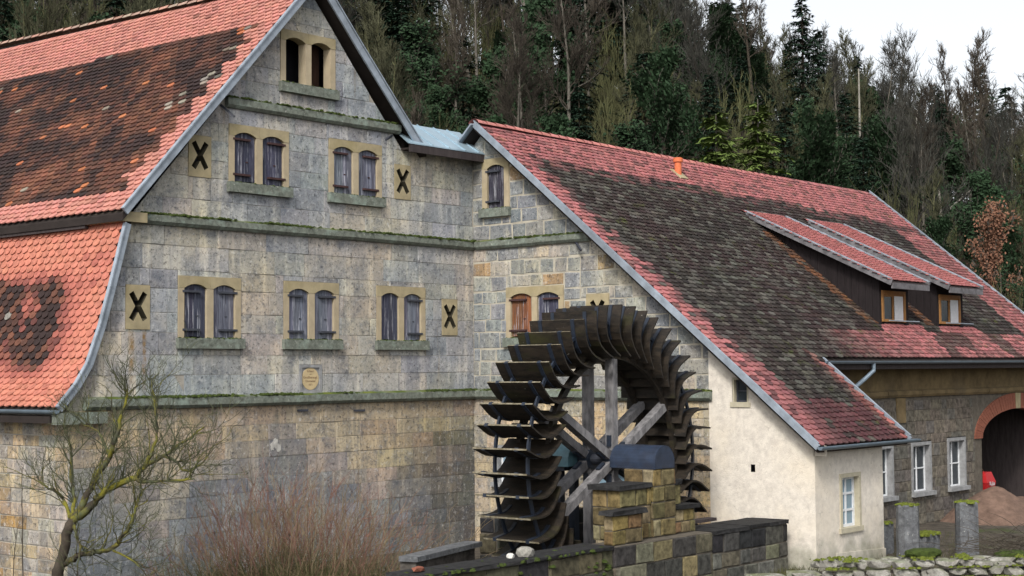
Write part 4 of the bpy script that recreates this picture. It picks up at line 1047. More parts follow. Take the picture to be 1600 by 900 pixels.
def stone_box(parent, x0, x1, y0, y1, z0, z1, rowh, lens, cf_, right=True, mort='dark_mortar'):
    MB().box(x0 + 0.02, x1 - 0.02, y0 + 0.02, y1 - 0.02, z0, z1).build('core', mort, parent)
    FF = (V(0, y0 + 0.02, 0), V(1, 0, 0), V(0, 0, 1), V(0, -1, 0)); FL = (V(x0 + 0.02, 0, 0), V(0, -1, 0), V(0, 0, 1), V(-1, 0, 0))
    FRt = (V(x1 - 0.02, 0, 0), V(0, 1, 0), V(0, 0, 1), V(1, 0, 0))
    rw = rowsof(z0, z1, rowh)
    ashlar(FF, parent, rw, x0, x1, lens, cf_, gap=0.014, proud=0.03, wob=0.012, inset=0.025, mat='masonry', rough=0.05)
    ashlar(FL, parent, rw, -y1, -y0, lens, cf_, gap=0.014, proud=0.03, wob=0.012, inset=0.025, mat='masonry', rough=0.05)
    if right: ashlar(FRt, parent, rw, y0, y1, lens, cf_, gap=0.014, proud=0.03, wob=0.012, inset=0.025, mat='masonry', rough=0.05)
def capstone(parent, x0, x1, y0, y1, z, t=0.09):
    mb = MB().box(x0, x1, y0, y1, z, z + t); mb.v = [(a + random.uniform(-.02, .02), b + random.uniform(-.02, .02), c + random.uniform(-.012, .012)) for a, b, c in mb.v]
    mb.build('cap_stone', 'masonry', parent, (0.03, 0.03, 0.031))
pier = empty('bearing_pier', (-5.2, -9.5, 1.58), 'stepped yellow sandstone pier under the dark blue hood', 'pier')
stone_box(pier, -5.32, -4.48, -9.78, -9.02, 1.58, 2.99, 0.36, (0.4, 0.62), ocf)
stone_box(pier, -6.42, -5.33, -9.74, -9.02, 1.58, 2.62, 0.34, (0.38, 0.7), ocf)
stone_box(pier, -7.02, -5.98, -10.0, -9.76, 1.58, 2.16, 0.28, (0.35, 0.6), ocf)
stone_box(pier, -4.47, -3.66, -9.72, -9.0, 1.58, 2.08, 0.25, (0.35, 0.6), ocf)
capstone(pier, -6.52, -5.34, -9.80, -9.0, 2.63); capstone(pier, -7.1, -5.92, -10.06, -9.72, 2.17); capstone(pier, -4.46, -3.58, -9.80, -8.96, 2.09)
capstone(pier, -4.46, -4.1, -9.7, -9.05, 2.60, 0.12); MB().box(-4.46, -4.14, -9.66, -9.1, 2.2, 2.6).build('stone', 'masonry', pier, (0.22, 0.19, 0.09))
bpier = empty('rear_bearing_pier', (-4.9, -6.7, 0.4), 'timber post support under the teal hood behind the wheel', 'pier')
for x in (-5.15, -4.65): MB().beam((x, -7.15, 0.3), (x, -7.15, 2.95), 0.16, 0.16).build('post', 'blue_steel', bpier)
MB().box(-5.3, -4.5, -7.4, -6.8, 2.88, 2.97).build('bearing_plate', 'blue_steel', bpier)
stone_box(bpier, -6.6, -3.4, -6.6, -6.05, 0.4, 1.9, 0.35, (0.4, 0.8), dkf)
def hood(name, x, y0, y1, z, hw, mat, label):
    o = empty(name, (x, (y0 + y1) / 2, z), label, 'hood')
    k = 14; mb = MB(); vs = []
    pr = [(-hw, 0.0)] + [(-hw * math.cos(math.pi * i / k), 0.13 + hw * 0.98 * math.sin(math.pi * i / k)) for i in range(k + 1)] + [(hw, 0.0)]
    n = len(pr)
    for s_ in (1.0, 0.97):
        for y in (y0, y1): vs += [V(x + a * s_, y, z + b * s_) for a, b in pr]
    fs = []
    for i in range(n - 1): fs += [(i, n + i, n + i + 1, i + 1), (2 * n + i, 2 * n + i + 1, 3 * n + i + 1, 3 * n + i)]
    b = mb.add(vs, fs); b.sm = False; b.build('barrel_sheet', mat, o)
    for y, nm in ((y0, 0), (y1, 1)):
        MB().prism((V(x, y + (0.02 if nm == 0 else 0), z), V(1, 0, 0), V(0, 0, 1), V(0, -1, 0)), [(a * 0.995, b * 0.995) for a, b in pr][::-1], 0.0, 0.018).build('end_sheet', mat, o)
    MB().beam((x - hw, y0, z + 0.01), (x - hw, y1, z + 0.01), 0.025, 0.03).build('edge_angle', mat, o)
    return o
hood('bearing_hood', WC.x, -9.80, -8.62, 3.0, 0.36, 'hood_blue', 'dark blue barrel-shaped sheet metal hood on the front pier')
hood('bearing_hood', WC.x - 0.1, -7.55, -6.75, 2.98, 0.36, 'hood_teal', 'weathered teal barrel-shaped hood behind the wheel spokes')
# pit
pit = empty('wheel_pit_wall', (-6.5, -9.6, 0.4), 'low blackened stone wall enclosing the wheel pit', 'wall')
stone_box(pit, -12.7, -7.1, -10.05, -9.35, 0.3, 1.52, 0.38, (0.5, 1.1), dkf)
stone_box(pit, -7.1, -3.6, -10.12, -9.35, 0.3, 1.57, 0.40, (0.5, 0.9), lambda a, b: jit(random.choice([(0.19, 0.165, 0.09), (0.16, 0.15, 0.11), (0.12, 0.115, 0.075), (0.06, 0.06, 0.055)]), 0.2, 0.05))
stone_box(pit, -3.6, -0.42, -10.1, -9.2, 0.3, 1.50, 0.37, (0.4, 0.8), lambda a, b: jit(random.choice([(0.03, 0.03, 0.032), (0.045, 0.045, 0.043), (0.07, 0.07, 0.062)] if b > 1.05 else [(0.13, 0.13, 0.11), (0.09, 0.09, 0.08), (0.15, 0.14, 0.10)]), 0.2, 0.05))
x = -12.7
while x < -7.2:
    L = random.uniform(0.7, 1.2); capstone(pit, x, min(x + L - 0.02, -7.12), -10.1, -9.3, 1.525, 0.07); x += L
x = -3.55
while x < -0.45:
    L = random.uniform(0.5, 0.9); capstone(pit, x, min(x + L - 0.02, -0.40), -10.13, -9.15, 1.505, 0.08); x += L
lumps([V(random.uniform(-12.5, -7.2), random.choice((-10.07, -10.0, -9.6)), 1.56 + random.uniform(-0.5, 0.03) * (0 if random.random() < 0.6 else 1)) for _ in range(140)], 0.03, 0.09).build('moss', 'moss', pit)['kind'] = 'stuff'
cop = empty('pit_coping', (-9.2, -6.9, 1.0), 'pale worn coping slab left of the wheel', 'coping')
mb = MB().beam((-10.1, -7.3, 1.42), (-7.3, -6.5, 1.42), 0.42, 0.10); mb.build('slab', 'post_stone', cop)
MB().beam((-10.05, -7.25, 1.0), (-7.5, -6.5, 1.0), 0.36, 0.72).build('support_wall', 'masonry', cop, (0.10, 0.09, 0.08))
tag(MB().add([(-8, -9.3, 0.1), (-2, -9.3, 0.1), (-2, -6, 0.1), (-8, -6, 0.1)], [(0, 1, 2, 3)]).build('water', 'water'), kind='structure')
def rockmesh(name, mat, seed, sub_=2, amp=0.22):
    bm = bmesh.new(); bmesh.ops.create_icosphere(bm, subdivisions=sub_, radius=0.5)
    for v in bm.verts:
        c = v.co.copy(); v.co *= 1 + amp * noise.noise(c * 2.2 + Vector((seed * 7.1, 0, 0))) + amp * 0.5 * noise.noise(c * 5 + Vector((0, seed * 3.3, 0)))
        cl = 0.34 if mat == 'wall_stone' else 0.42
        v.co.x = max(-0.42, min(0.42, v.co.x)) + 0.03 * noise.noise(c * 9); v.co.y = max(-cl, min(cl, v.co.y)) + 0.03 * noise.noise(c * 9 + Vector((5, 0, 0))); v.co.z = max(-0.36, min(cl, v.co.z)) + 0.03 * noise.noise(c * 8 + Vector((0, 5, 0)))
    me = bpy.data.meshes.new(name); bm.to_mesh(me); bm.free(); me.materials.append(M[mat]); return me
ROCK = [rockmesh('rock', 'wall_stone', i, 2, 0.42) for i in range(8)]
def place(me, name, loc, scale, rz=0.0, parent=None, color=None, rx=0.0):
    return inst(name, me, parent, Matrix.LocRotScale(Vector(loc), Matrix.Rotation(rz, 3, 'Z') @ Matrix.Rotation(rx, 3, 'X'), Vector(scale)), color)
peb = rockmesh('pebble', 'pebble', 9, 2, 0.1); wst = rockmesh('white_rock', 'white_stone', 10, 2, 0.2)
tag(place(peb, 'boulder', (-9.45, -9.75, 1.66), (0.42, 0.36, 0.26), 0.4), 'smooth grey boulder lying on the pit wall', 'boulder')
tag(place(wst, 'boulder', (-9.85, -9.72, 1.63), (0.20, 0.16, 0.13), 0.4), 'small white stone lying on the pit wall', 'stone')
tag(MB().beam((-3.3, -9.0, 1.66), (-1.9, -9.0, 1.66), 0.25, 0.07).build('plank', 'dark_timber'), 'dark wooden plank lying on the pit wall by the lean-to', 'plank')
tag(place(rockmesh('brick_bit', 'brick', 3, 1, 0.1), 'brick', (-12.3, -9.7, 1.64), (0.35, 0.2, 0.14), 0.2), 'loose orange-red brick at the left end of the pit wall', 'brick')

# ------------------------------------------------------------------ yard on the right
def post(name, x, y, h, w_, label, rz):
    o = empty(name, (x, y, GZ - 0.1), label, 'post'); mb = MB(); k = 10; rg = [0, 0.25, 0.5, 0.8, 0.97, 1.0]
    for t in rg:
        sc_ = 1.0 - 0.05 * t if t < 0.99 else 0.88
        for i in range(k):
            th = 2 * math.pi * i / k + rz; r = w_ / 2 * (1 + 0.10 * abs(math.cos(2 * th))) * sc_ * (1 + 0.05 * nz(math.cos(th) * 2, math.sin(th) * 2, t * 3 + x))
            mb.v.append((x + r * math.cos(th), y + r * math.sin(th), GZ - 0.1 + t * (h + 0.1)))
    n_ = len(rg)
    mb.f = [(j * k + i, j * k + (i + 1) % k, (j + 1) * k + (i + 1) % k, (j + 1) * k + i) for j in range(n_ - 1) for i in range(k)] + [tuple((n_ - 1) * k + i for i in range(k))]
    mb.build('shaft', 'post_stone', o)
    pts = [V(x + random.uniform(-1, 1) * w_ * 0.42, y + random.uniform(-1, 1) * w_ * 0.42, GZ + h) for _ in range(40)]
    lumps(pts, 0.03, 0.075, 0.7).build('moss', 'moss_bright', o)['kind'] = 'stuff'
post('gate_post', 2.95, -11.45, 1.36, 0.54, 'weathered grey stone post with mossy top nearer the lean-to', 0.2)
post('gate_post', 4.45, -12.28, 1.36, 0.54, 'weathered grey stone post with mossy top in front of the sand heap', 0.5)
for i, (x, y, sx, sy, h, lb_) in enumerate(((5.0, -10.9, 0.8, 0.45, 0.45, 'low mossy stone trough between the two posts'), (4.1, -10.1, 0.6, 0.5, 0.75, 'moss-capped stone block beside the lean-to corner'))):
    o = empty('stone_trough', (x, y, GZ), lb_, 'stone block')
    MB().box(x - sx / 2, x + sx / 2, y - sy / 2, y + sy / 2, GZ - 0.05, GZ + h).build('block', 'post_stone', o)
    lumps([V(x + random.uniform(-.5, .5) * sx, y + random.uniform(-.5, .5) * sy, GZ + h) for _ in range(60)], 0.05, 0.10, 0.6).build('moss', 'moss_bright', o)['kind'] = 'stuff'
# sand heap
hp = MB(); n = 44
for j in range(n + 1):
    for i in range(n + 1):
        x, y = 8.4 + 9.2 * i / n, -13.2 + 6.0 * j / n
        h = max(1.05 * (1 - math.hypot((x - 14.1) / 1.9, (y + 8.9) / 1.8)), 0.72 * (1 - math.hypot((x - 15.6) / 2.6, (y + 9.5) / 2.2)))
        h = max(h, -0.08) + (0.07 * nz(x, y, 2, 1.6) + 0.05 * nz(x, y, 4, 4.5) + 0.02 * nz(x, y, 4, 11)) * (1 if h > 0 else 0)
        hp.v.append((x, y, GZ + h))
hp.f = [(j * (n + 1) + i, j * (n + 1) + i + 1, (j + 1) * (n + 1) + i + 1, (j + 1) * (n + 1) + i) for j in range(n) for i in range(n)]; hp.sm = True
tag(hp.build('sand_heap', 'sand'), 'heap of reddish brown sand in front of the barn arch', 'sand heap')
# red hopper and tools in the archway
rd = empty('red_hopper', (17.0, -7.3, GZ), 'red plastic hopper with white lettering in the archway', 'hopper')
def frustum(x, y, z0, z1, a0, b0, a1, b1):
    vs = [(x + i * a, y + j * b, z) for z, a, b in ((z0, a0, b0), (z1, a1, b1)) for i, j in ((-1, -1), (1, -1), (1, 1), (-1, 1))]
    return MB().add(vs, [(3, 2, 1, 0), (4, 5, 6, 7)] + [(i, (i + 1) % 4, 4 + (i + 1) % 4, 4 + i) for i in range(4)])
frustum(16.9, -7.3, 1.05, 1.28, 0.30, 0.26, 0.36, 0.30).build('tub', 'red_plastic', rd)
frustum(16.9, -7.3, 1.29, 1.62, 0.36, 0.30, 0.24, 0.2).build('lid', 'red_plastic', rd)
frustum(16.9, -7.3, 0.4, 1.04, 0.27, 0.24, 0.27, 0.24).build('base', 'iron', rd)
text_mesh('Kuba', 0.2, (V(0, -7.615, 0), V(1, 0, 0), V(0, 0, 1), V(0, -1, 0)), 16.92, 1.19, 0.0, rd, 'white_paint')
for i, (x, lb_, c) in enumerate(((19.35, 'long wooden tool handle leaning in the dark archway', 'larch_frame'), (19.75, 'reddish tool handle leaning beside the wooden one', 'brick'))):
    o = empty('garden_tool', (x, -6.6, GZ), lb_, 'tool')
    MB().tube([(x, -6.6, GZ + 0.3), (x + 0.25, -5.3, GZ + 2.0)], 0.025, 8).build('handle', c, o)
    MB().box(x - 0.13, x + 0.13, -6.64, -6.58, GZ, GZ + 0.32).build('blade', 'iron', o)
wf = empty('metal_frame', (16.3, -6.0, GZ), 'pale metal rack leaning inside the archway', 'rack')
for p, q in (((16.0, -6.2, 2.0), (16.9, -6.2, 1.95)), ((16.0, -6.2, 2.95), (16.7, -6.2, 2.95)), ((16.75, -6.2, 2.9), (17.0, -6.2, 1.9)), ((16.95, -6.2, 1.95), (16.6, -6.2, 1.6))):
    MB().beam(p, q, 0.04, 0.05).build('bar', 'zinc', wf)
# dry stone wall in the near right corner
dw = empty('dry_stone_wall', (-2, -13.7, GZ), 'low mossy dry stone wall in the near right corner', 'wall')
A_, B_ = V(-4.1, -11.25, 0), V(0.6, -16.8, 0); dv = (B_ - A_); LL = dv.length; dvn = dv.normalized(); ang = math.atan2(dvn.y, dvn.x); side = V(-dvn.y, dvn.x, 0)
MB().beam(A_ + V(0, 0, 0.5) + dvn * 1.5, B_ + V(0, 0, 0.62), 0.55, 0.6).build('core', 'dark_mortar', dw)
mossp = []
for row, (zr, hh) in enumerate(((0.62, 0.24), (0.84, 0.22), (1.02, 0.17))):
    for sd in (-0.3, 0.0, 0.28):
        if row < 2 and sd > -0.1: continue
        t = 1.3 + random.uniform(0, 0.3)
        while t < LL:
            L = random.uniform(0.2, 0.62); p = A_ + dvn * (t + L / 2) + side * sd; k = t / LL
            if row == 2 and random.random() < 0.12: t += L; continue
            wdt = 0.34 if row == 2 else 0.4
            place(random.choice(ROCK), 'stone', (p.x, p.y, zr - 0.03 + 0.10 * k + random.uniform(-0.03, 0.03)), (L * 1.12, wdt * random.uniform(0.8, 1.2), hh * random.uniform(0.8, 1.55)), ang + random.uniform(-0.25, 0.25), dw)
            if nz(t * 1.3, row * 0.4, 3) > 0.12 - 0.15 * k: mossp += [V(p.x, p.y, zr + 0.10 * k + hh * 0.42) + dvn * random.uniform(-L / 2, L / 2) + side * random.uniform(-0.22, 0.1) for _ in range(16)]
            t += L
lumps(mossp, 0.02, 0.055, 0.6).build('moss', 'moss_bright', dw)['kind'] = 'stuff'
for t, z, L in ((0.0, 0.74, 0.9), (0.85, 0.80, 0.75)):
    p = A_ + dvn * (t + L / 2); place(ROCK[1], 'slab', (p.x, p.y, z), (L * 1.15, 0.75, 0.22), ang, dw)
tag(place(rockmesh('log', 'moss', 4, 2, 0.08), 'mossy_boulder', (-1.55, -14.0, 1.2), (0.95, 0.45, 0.24), ang + 0.2), 'long rounded moss-covered boulder on the dry stone wall', 'boulder')
tag(place(rockmesh('log', 'moss', 5, 2, 0.08), 'mossy_boulder', (-0.35, -15.4, 1.12), (0.85, 0.5, 0.3), ang), 'rounded moss-covered boulder at the right end of the wall', 'boulder')

# ------------------------------------------------------------------ plants
def stem(mb, p, d, L, r, segs, bend=0.25, n=3, up=0.0, r1=0.35):
    pts = [p.copy()]; rad = [r]; q = p.copy(); dd = d.normalized()
    for i in range(segs):
        dd = (dd + Vector((random.gauss(0, 1), random.gauss(0, 1), random.gauss(0, 1))) * bend + V(0, 0, up)).normalized()
        q = q + dd * (L / segs); pts.append(q.copy()); rad.append(r * (1 - (1 - r1) * (i + 1) / segs))
    mb.tube(pts, rad, n, cap=False); return pts, rad, dd
def side_dir(d, ang):
    o = d.orthogonal().normalized(); o = Matrix.Rotation(random.uniform(0, 2 * math.pi), 3, d.normalized()) @ o
    return (d.normalized() * math.cos(ang) + o * math.sin(ang)).normalized()
# foreground elder
et = empty('elder_tree', P_ds(30, -8.94, GZ), 'gnarled bare tree with yellow lichen on its branches at lower left', 'tree')
def EP(zx, zy, dep=0.0):   # metres right and up from the foot of the trunk, in the plane facing the camera
    x, y = zx / 3, 600 + zy / 3
    return P_ds(30 + dep, -8.94 + (x - 85) / 80.0, 1.12 + (900 - y) / 80.0)
tr = MB(); br = MB(); tw = MB()
foot = EP(255, 1060); foot.z = GZ - 0.1
limbs = [([foot, EP(255, 1000), EP(270, 890), EP(290, 820), EP(318, 665), EP(345, 628)], 0.13, 0.085, tr),
 ([EP(340, 630), EP(400, 520, .1), EP(440, 420, .2), EP(510, 340, .1), EP(530, 270), EP(560, 200, -.1), EP(570, 120), EP(590, 30, .1)], 0.085, 0.018, br),
 ([EP(345, 630), EP(430, 570, -.2), EP(500, 490, -.3), EP(580, 450, -.2), EP(650, 430, -.3), EP(700, 370, -.4), EP(780, 330, -.3), EP(860, 270, -.2), EP(960, 200, -.2)], 0.085, 0.014, br),
 ([EP(640, 432, -.3), EP(700, 445, -.5), EP(780, 440, -.6), EP(860, 436, -.6), EP(945, 430, -.7)], 0.04, 0.012, br),
 ([EP(780, 330, -.3), EP(850, 350, -.4), EP(880, 405, -.5), EP(950, 380, -.6), EP(1000, 330, -.6)], 0.035, 0.01, br),
 ([EP(295, 830), EP(390, 780, -.2), EP(480, 765, -.4), EP(555, 755, -.4), EP(600, 690, -.4), EP(650, 625, -.5), EP(660, 550, -.5), EP(690, 490, -.4)], 0.065, 0.014, br),
 ([EP(330, 615), EP(290, 540, .2), EP(240, 495, .3), EP(185, 475, .3), EP(150, 430, .3)], 0.04, 0.01, br),
 ([EP(340, 610), EP(330, 520, .3), EP(300, 430, .4), EP(310, 330, .4), EP(290, 240, .4)], 0.045, 0.01, br),
 ([EP(510, 340, .1), EP(460, 250, .3), EP(420, 205, .4), EP(340, 180, .4)], 0.04, 0.01, br),
 ([EP(700, 370, -.4), EP(740, 290, -.3), EP(745, 200, -.2), EP(740, 110, -.2), EP(700, 20, 0)], 0.04, 0.01, br),
 ([EP(345, 640), EP(380, 700, -.3), EP(410, 740, -.4), EP(395, 830, -.5), EP(400, 880, -.5)], 0.035, 0.01, br),
 ([EP(555, 758, -.4), EP(620, 780, -.5), EP(690, 830, -.5), EP(720, 880, -.5)], 0.025, 0.01, br)]
def smooth(pts, rep=2):
    for _ in range(rep):
        out = [pts[0]]
        for a, b in zip(pts[:-1], pts[1:]): out += [a.lerp(b, 0.3), a.lerp(b, 0.7)]
        pts = out + [pts[-1]]
    return pts
for li, (pts, r0, r1, mb) in enumerate(limbs):
    sp = smooth([Vector(p) for p in pts]); k = len(sp)
    sp = [p + Vector((random.uniform(-1, 1), random.uniform(-1, 1), random.uniform(-1, 1))) * min(0.02, r0 * 0.3) for p in sp]
    rd_ = [(r0 + (r1 - r0) * i / (k - 1)) * random.uniform(0.88, 1.15) for i in range(k)]
    mb.tube(sp, rd_, 8 if mb is tr else 6)
    if mb is tr: continue
    L = sum((b - a).length for a, b in zip(sp[:-1], sp[1:]))
    for _ in range(int(L * 11)):
        i = random.randrange(max(1, k // 6), k - 1); d0 = (sp[i + 1] - sp[i]).normalized()
        d1 = (side_dir(d0, random.uniform(0.5, 1.1)) + V(0, 0, 0.5)).normalized()
        P1, R1, e1 = stem(br if random.random() < 0.5 else tw, sp[i], d1, random.uniform(0.4, 1.15), min(0.013, rd_[i] * 0.6), 6, 0.24, 4, 0.06)
        for _ in range(4):
            q = random.choice(P1[1:]); d2 = (side_dir(e1, random.uniform(0.4, 1.0)) + V(0, 0, 0.3)).normalized()
            P2, R2, e2 = stem(tw, q, d2, random.uniform(0.22, 0.6), 0.006, 4, 0.26, 3, 0.05, 0.5)
            for _ in range(2):
                q2 = random.choice(P2[1:]); stem(tw, q2, (side_dir(e2, random.uniform(0.4, 0.9)) + V(0, 0, 0.25)).normalized(), random.uniform(0.1, 0.28), 0.004, 2, 0.2, 3, 0.05, 0.6)
tr.sm = br.sm = True
tr.build('trunk', 'bark_dark', et); br.build('branches', 'bark_lichen', et); tw.build('crown', 'twig_dark', et)
# red-twigged shrub with a grassy foot
def shrub(name, d, s, wdt, hgt, nst, label, mats, rad=0.007, lean=0.35, spread=1.0, zb=GZ, cat='shrub'):
    o = empty(name, P_ds(d, s, zb), label, cat); a = MB(); b = MB()
    for i in range(nst):
        u = random.gauss(0, 0.5); u = max(-1, min(1, u)); v = random.uniform(-1, 1) * 0.6
        p = P_ds(d + v * wdt * 0.35, s + u * wdt / 2 * 0.75, zb - 0.05)
        hh = hgt * (1 - 0.55 * abs(u) ** 1.6) * random.uniform(0.55, 1.08)
        dr = (V(0, 0, 1) + RT * (u * lean + random.gauss(0, 0.24)) + FW * random.gauss(0, 0.25)).normalized()
        mb = a if random.random() < 0.55 else b
        P1, R1, e = stem(mb, p, dr, hh, rad * random.uniform(0.7, 1.3), 6, 0.085, 3, 0.0, 0.35)
        for _ in range(random.randint(3, 6)):
            j = random.randrange(2, 6); P2, R2, e2 = stem(mb, P1[j], (side_dir((P1[j] - P1[j - 1]), random.uniform(0.35, 0.9)) + V(0, 0, 0.15)).normalized(), hh * random.uniform(0.15, 0.42), rad * 0.55, 4, 0.16, 3, 0.02, 0.5)
            if random.random() < 0.6: stem(mb, P2[1], (side_dir(e2, 0.5) + V(0, 0, 0.2)).normalized(), hh * random.uniform(0.08, 0.2), rad * 0.45, 2, 0.1, 3, 0, 0.6)
    a.build('stems', mats[0], o); b.build('side_stems', mats[1], o)
    return o
sh1 = shrub('willow_shrub', 33, -4.65, 6.8, 2.85, 330, 'dense red-twigged bare shrub in front of the mill wall', ('twig_red', 'twig_straw'), 0.0085, 0.5)
gr = MB(); gs = MB()
for i in range(3000):
    u = max(-1.3, min(1.3, random.gauss(0, 0.6))); p = P_ds(32.6 + random.uniform(-1, 0.6), -4.65 + u * 2.4, GZ)
    h = random.uniform(0.5, 1.7) * (1 - 0.35 * abs(u)); d_ = (V(0, 0, 1) + RT * random.gauss(0, 0.55) + FW * random.gauss(0, 0.4)).normalized()
    stem(gr if random.random() < 0.7 else gs, p, d_, h, 0.006, 5, 0.26, 3, -0.09, 0.3)
tag(gs.build('dry_grass', 'twig_straw'), 'straw-coloured dry grass stems around the shrub foot', 'grass', kind='stuff')
g_ = gr.build('grass', 'grass_tangle'); tag(g_, 'tangled olive and straw grass around the shrub foot', 'grass', kind='stuff')
ar = empty('bramble', P_ds(33.5, -1.6, GZ), 'pale arching bramble shoots right of the red shrub', 'bramble'); ab = MB()
for i in range(16):
    p = P_ds(33.3 + random.uniform(-.6, .6), -2.6 + random.uniform(0, 1.6), GZ); d_ = (V(0, 0, 1.3) + RT * random.uniform(-0.3, 1.0)).normalized()
    P1, R1, e = stem(ab, p, d_, random.uniform(1.2, 2.1), 0.009, 8, 0.12, 4, -0.10, 0.4)
    for _ in range(4): stem(ab, random.choice(P1[2:]), side_dir(e, 0.8), random.uniform(0.2, 0.5), 0.004, 3, 0.25, 3, 0, 0.5)
ab.build('shoots', 'twig_straw', ar)
for i, (s, h, lb_) in enumerate(((-9.55, 2.35, 'tall dead brown stalk beside the lichened tree'), (-9.8, 1.25, 'short dead brown stalk at the left edge'))):
    o = empty('dead_stalk', P_ds(30.3, s, GZ), lb_, 'stalk'); mb = MB(); P1, R1, e = stem(mb, P_ds(30.3, s, GZ), V(-0.05, 0.1, 1), h + 0.4, 0.016, 8, 0.03, 5)
    for _ in range(6): stem(mb, random.choice(P1[3:]), (side_dir(e, 0.3) + V(0, 0, .5)).normalized(), 0.3, 0.006, 3, 0.1)
    mb.build('stalk', 'twig_brown', o)
bp_ = empty('brush_pile', P_ds(33.0, 10.6, GZ + 0.5), 'pile of cut grey-brown brushwood on the right wall end', 'brushwood'); mb = MB()
for i in range(150):
    p = P_ds(33.0 + random.uniform(-.8, .6), 10.9 + random.gauss(0, 0.6), 1.0 + random.uniform(0, 0.45)); d_ = (RT * random.choice((-1, 1)) + FW * random.gauss(0, 0.5) + V(0, 0, random.uniform(-0.15, 0.4))).normalized()
    stem(mb, p, d_, random.uniform(0.6, 1.5), 0.010, 6, 0.16, 4, -0.05, 0.3)
mb.build('twigs', 'twig_brown', bp_)
# grass tufts around the lean-to foot
gr2 = MB()
for i in range(1500):
    x, y = random.choice(((random.uniform(-1.6, -0.1), random.uniform(-10.8, -10.1)), (random.uniform(-1, 4.5), random.uniform(-12.6, -10.7)), (random.uniform(4, 9), random.uniform(-12.5, -9))))
    stem(gr2, V(x, y, GZ - 0.03), V(random.gauss(0, .35), random.gauss(0, .35), 1), random.uniform(0.05, 0.22), 0.006, 2, 0.2, 3, 0, 0.3)
tag(gr2.build('grass', 'grass_tangle'), 'short rough grass at the foot of the lean-to', 'grass', kind='stuff')

# ------------------------------------------------------------------ hillside wood
def bare_tree(H, r, form, seed, limb0=0.4, nl=24, fine=1.0):
    random.seed(seed); t = MB(); c = MB()
    P, R, e = stem(t, V(0, 0, -0.3), V(random.gauss(0, .03), random.gauss(0, .03), 1), H * 0.93, r, 12, 0.035, 7, 0.03, 0.12)
    for i in range(nl):
        f = limb0 + (1 - limb0) * (i + random.random()) / nl; j = min(11, int(f * 12)); p = P[j].lerp(P[j + 1], f * 12 - j if f * 12 - j < 1 else 1)
        L = H * form * (1.15 - 0.75 * f) * random.uniform(0.7, 1.2); th = random.uniform(0, 6.283)
        inc = random.uniform(0.45, 0.95) * (1.15 - 0.45 * f)
        d = V(math.cos(th) * math.sin(inc), math.sin(th) * math.sin(inc), math.cos(inc))
        P1, R1, e1 = stem(c if i % 3 else t, p, d, L, max(0.03, r * 0.36 * (1.2 - f)), 6, 0.13, 4, 0.06, 0.3)
        for _ in range(int(9 * fine)):
            q = random.randrange(1, 6); d2 = (side_dir(P1[q + 1] - P1[q], random.uniform(0.4, 0.9)) + V(0, 0, 0.28)).normalized()
            P2, R2, e2 = stem(c, P1[q].lerp(P1[q + 1], random.random()), d2, L * random.uniform(0.3, 0.6), 0.024, 4, 0.14, 3, 0.06, 0.35)
            for _ in range(6):
                q2 = random.randrange(1, 4); d3 = (side_dir(P2[q2 + 1] - P2[q2], random.uniform(0.35, 0.8)) + V(0, 0, 0.3)).normalized()
                stem(c, P2[q2].lerp(P2[q2 + 1], random.random()), d3, L * random.uniform(0.14, 0.32), 0.0145, 2, 0.14, 3, 0.05, 0.6)
    t.sm = True
    return t, c
def spruce(H, rad, seed, droop=0.35, dens=1.0, loose=0.0):
    random.seed(seed); t = MB(); c = MB()
    t.tube([V(0, 0, -0.3), V(0.03, 0, H * 0.5), V(0, 0, H)], [H * 0.016, H * 0.009, 0.02], 7)
    z = H * 0.10
    while z < H * 0.985:
        f = z / H; R_ = rad * (1 - f) ** 0.72 * random.uniform(0.75, 1.15) + 0.12; nb_ = max(4, int((7 if f < 0.8 else 5) * dens)); th0 = random.random() * 6
        for b in range(nb_):
            th = th0 + 6.283 * b / nb_ + random.uniform(-0.3, 0.3); L = R_ * random.uniform(0.7, 1.15)
            if random.random() < loose: continue
            o = V(0, 0, z + random.uniform(-0.32, 0.32)); dro = droop * random.uniform(0.5, 1.4); L *= random.uniform(0.75, 1.15); d = V(math.cos(th), math.sin(th), 0); k = max(4, int(L / 0.22))
            pts = []
            for i in range(k + 1):
                u = i / k; pts.append(o + d * L * u + V(0, 0, (0.25 - f * 0.15) * L * u - dro * L * u * u * (1.6 - f)))
            if k > 5: t.tube(pts[::2], 0.02, 3, cap=False)
            for i in range(k):
                p = pts[i + 1]; sd = V(-d.y, d.x, 0)
                for s_ in (-1, -0.55, 0, 0.55, 1):
                    w_ = 0.06 + 0.09 * random.random(); ln = (0.5 if s_ else 0.38) * random.uniform(0.6, 1.35) * (1 - 0.3 * i / k)
                    dd = (d * random.uniform(0.3, 0.9) + sd * s_ * random.uniform(0.7, 1.1) + V(0, 0, random.uniform(-0.65, 0.05))).normalized()
                    cr = dd.cross(V(random.gauss(0, .3), random.gauss(0, .3), 1)).normalized() * w_ / 2
                    b0 = p - dd * 0.05
                    c.add([b0 - cr * 0.6, b0 + cr * 0.6, b0 + dd * ln * 0.6 + cr, b0 + dd * ln, b0 + dd * ln * 0.6 - cr], [(0, 1, 2, 3, 4)])
        z += random.uniform(0.32, 0.48) * (1 if f < 0.7 else 0.75)
    return t, c
